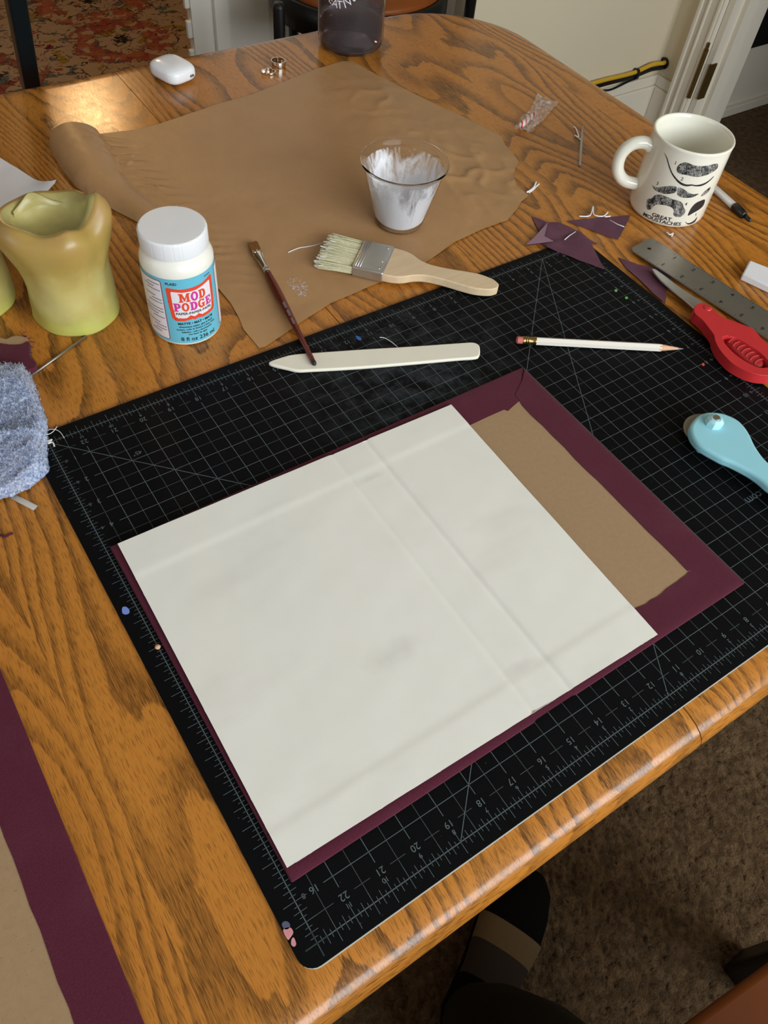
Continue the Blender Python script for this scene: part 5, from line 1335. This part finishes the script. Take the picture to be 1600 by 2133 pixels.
def left_chair():
    c = thing('teal_black_chair', 'dark teal black metal chair whose back post rises behind the table', 'chair', (.05, 1.05, 0))
    zz_ = (.0, .45, .66, .83, 1.0)
    pa_ = np.array(at(63, 168, .655) + (.655,)); pb_ = np.array(at(32, 0, .80) + (.80,))
    pb_ = pa_ + (pb_ - pa_) * (pb_[2] - pa_[2]) / max(1e-6, (pb_[2] - pa_[2])); d = (pb_ - pa_) / (pb_[2] - pa_[2])
    for dx in (0, -.36):
        P = [pa_ + d * (h - pa_[2]) + np.array([dx, 0, 0]) for h in (.45, .66, .83, 1.0)]
        P = [P[0] + np.array([0, .05, -.45])] + P
        o = MB().tube([tuple(p) for p in P], .0165, 4, up=(1, 1, 0)).build('back_post', M['teal_metal'], c); fix_normals(o); bevel(o, .003, 2)
    P0 = pa_ + d * (.45 - pa_[2])
    for dx in (0, -.36):
        bevel(MB().box(P0[0] + dx - .014, P0[0] + dx + .014, .885, .915, 0.0, .45).build('front_leg', M['teal_metal'], c), .003)
    bevel(MB().box(P0[0] - .38, P0[0] + .02, .88, P0[1] - .005, .45, .475).build('seat', M['seatwood'], c), .006)
    bevel(MB().box(P0[0] - .37, P0[0] + .01, P0[1] - .22, P0[1] - .20, .93, .99).build('top_rail', M['teal_metal'], c), .004)
    return c
left_chair()
def near_chair():
    zs = .45
    a = np.array(at(1430, 2133, zs)); b = np.array(at(1600, 2008, zs)); d = (b - a) / np.linalg.norm(b - a); n = np.array([d[1], -d[0]])
    if n[1] > 0: n = -n
    W = lambda u, v: tuple(map(float, a + d * u + n * v))
    c = thing('wooden_seat_chair', 'reddish brown wooden seat chair with black legs at the lower right corner', 'chair', W(.15, .2) + (0,))
    prism('seat', [W(-.22, 0), W(.33, 0), W(.33, .44), W(-.22, .44)], zs - .016, zs, M['seatwood'], c, bev=.0065, seg=3)
    bk_ = [W(-.21, .425), W(.32, .425), W(.32, .445), W(-.21, .445)]
    prism('shade_backrest', bk_, zs - .01, .93, M['seatwood'], c, bev=.006)  # unseen back, added to throw shade on the carpet
    prism('apron', [W(-.19, .40), W(.30, .40), W(.30, .42), W(-.19, .42)], zs - .09, zs - .0165, M['black_metal'], c, bev=.003)  # unseen rail, added to block light passing below the seat
    for u, v in ((.292, .052), (-.19, .04), (-.19, .40), (.30, .40)):
        x, y = W(u, v); bevel(MB().box(x - .025, x + .025, y - .025, y + .025, 0, zs - .016).build('leg', M['black_metal'], c), .008, 3)
    return c
near_chair()

# ------------------------------------------------------------------ person (leg and shoe under the table edge)
pe_ = thing('person', 'person with dark trousers and a black shoe with tan stripe under the table edge', 'person', (.24, -.06, 0))
def skin(name, pts, edges, rads, mat, parent, root, sub=2):
    me = bpy.data.meshes.new(name); off = wloc(parent)
    me.from_pydata([tuple(Vector(p) - off) for p in pts], edges, []); o = bpy.data.objects.new(name, me); COL.objects.link(o); o.parent = parent
    sm = o.modifiers.new('skin', 'SKIN'); sl = me.skin_vertices[0].data
    for i, r_ in enumerate(rads): sl[i].radius = r_ if isinstance(r_, tuple) else (r_, r_)
    for i in range(len(pts)): sl[i].use_root = (i == root)
    sm.use_smooth_shade = True
    ss_ = o.modifiers.new('sub', 'SUBSURF'); ss_.levels = sub; ss_.render_levels = sub
    me.materials.append(mat); return o
ank = (.168, -.112, .14)
skin('trousers', [(.175, -.104, .095), ank, (.155, -.125, .26), (.135, -.14, .38), (.125, -.17, .49), (.17, -.36, .535), (.20, -.58, .555)], [(0, 1), (1, 2), (2, 3), (3, 4), (4, 5), (5, 6)], [.052, .052, .058, .062, .068, .078, .095], M['trouser'], pe_, 4)
# shoe: sections from heel to toe
hl = np.array([.150, -.112]); to = np.array([.340, -.022]); fd = (to - hl) / np.linalg.norm(to - hl); fn = np.array([-fd[1], fd[0]])
secs = [(0, .024, .030), (.02, .034, .062), (.05, .036, .088), (.085, .037, .082), (.12, .041, .066), (.155, .045, .052), (.19, .042, .042), (.225, .033, .034), (.245, .016, .026)]
V = []; F = []; n = 20
for a, hw, h in secs:
    for k in range(n):
        an = 2 * PI * k / n; b = math.cos(an) * hw; zz_ = .012 + h / 2 + math.copysign(abs(math.sin(an)) ** .7, math.sin(an)) * h / 2
        p = hl + fd * a + fn * b; V.append((p[0], p[1], zz_))
for j in range(len(secs) - 1):
    for k in range(n): F.append([j * n + k, j * n + (k + 1) % n, (j + 1) * n + (k + 1) % n, (j + 1) * n + k])
F.append(list(range(n))); F.append([(len(secs) - 1) * n + k for k in range(n)])
shoe = mesh_obj('shoe', V, F, M['shoe'], pe_, True); fix_normals(shoe)
def shoe_band(name, rows, mat, eps):
    V = []; F = []; m_ = 11
    S = np.array(secs)
    for a in rows:
        hw = np.interp(a, S[:, 0], S[:, 1]) + eps; h = np.interp(a, S[:, 0], S[:, 2]) + eps
        for k in range(m_):
            an = PI * k / (m_ - 1); b = math.cos(an) * hw; zz_ = .012 + (h - eps) / 2 + math.sin(an) ** .7 * (h + eps) / 2
            p = hl + fd * a + fn * b; V.append((p[0], p[1], zz_))
    for j in range(len(rows) - 1):
        for k in range(m_ - 1): F.append([j * m_ + k, j * m_ + k + 1, (j + 1) * m_ + k + 1, (j + 1) * m_ + k])
    o = mesh_obj(name, V, F, mat, shoe, True); fix_normals(o); return o
shoe_band('stripe', [.118, .13, .142, .156], M['shoe_tan'], .0016)
shoe_band('tongue', [.070, .085, .10, .118], M['shoe_brown'], .0014)
so = [(-.004, .022), (.03, .037), (.09, .039), (.15, .047), (.2, .043), (.235, .030), (.252, .010)]
prism('sole', [tuple(hl + fd * a + fn * b) for a, b in so] + [tuple(hl + fd * a - fn * b) for a, b in so[::-1]], .0085, .022, M['shoe'], shoe, bev=.003)
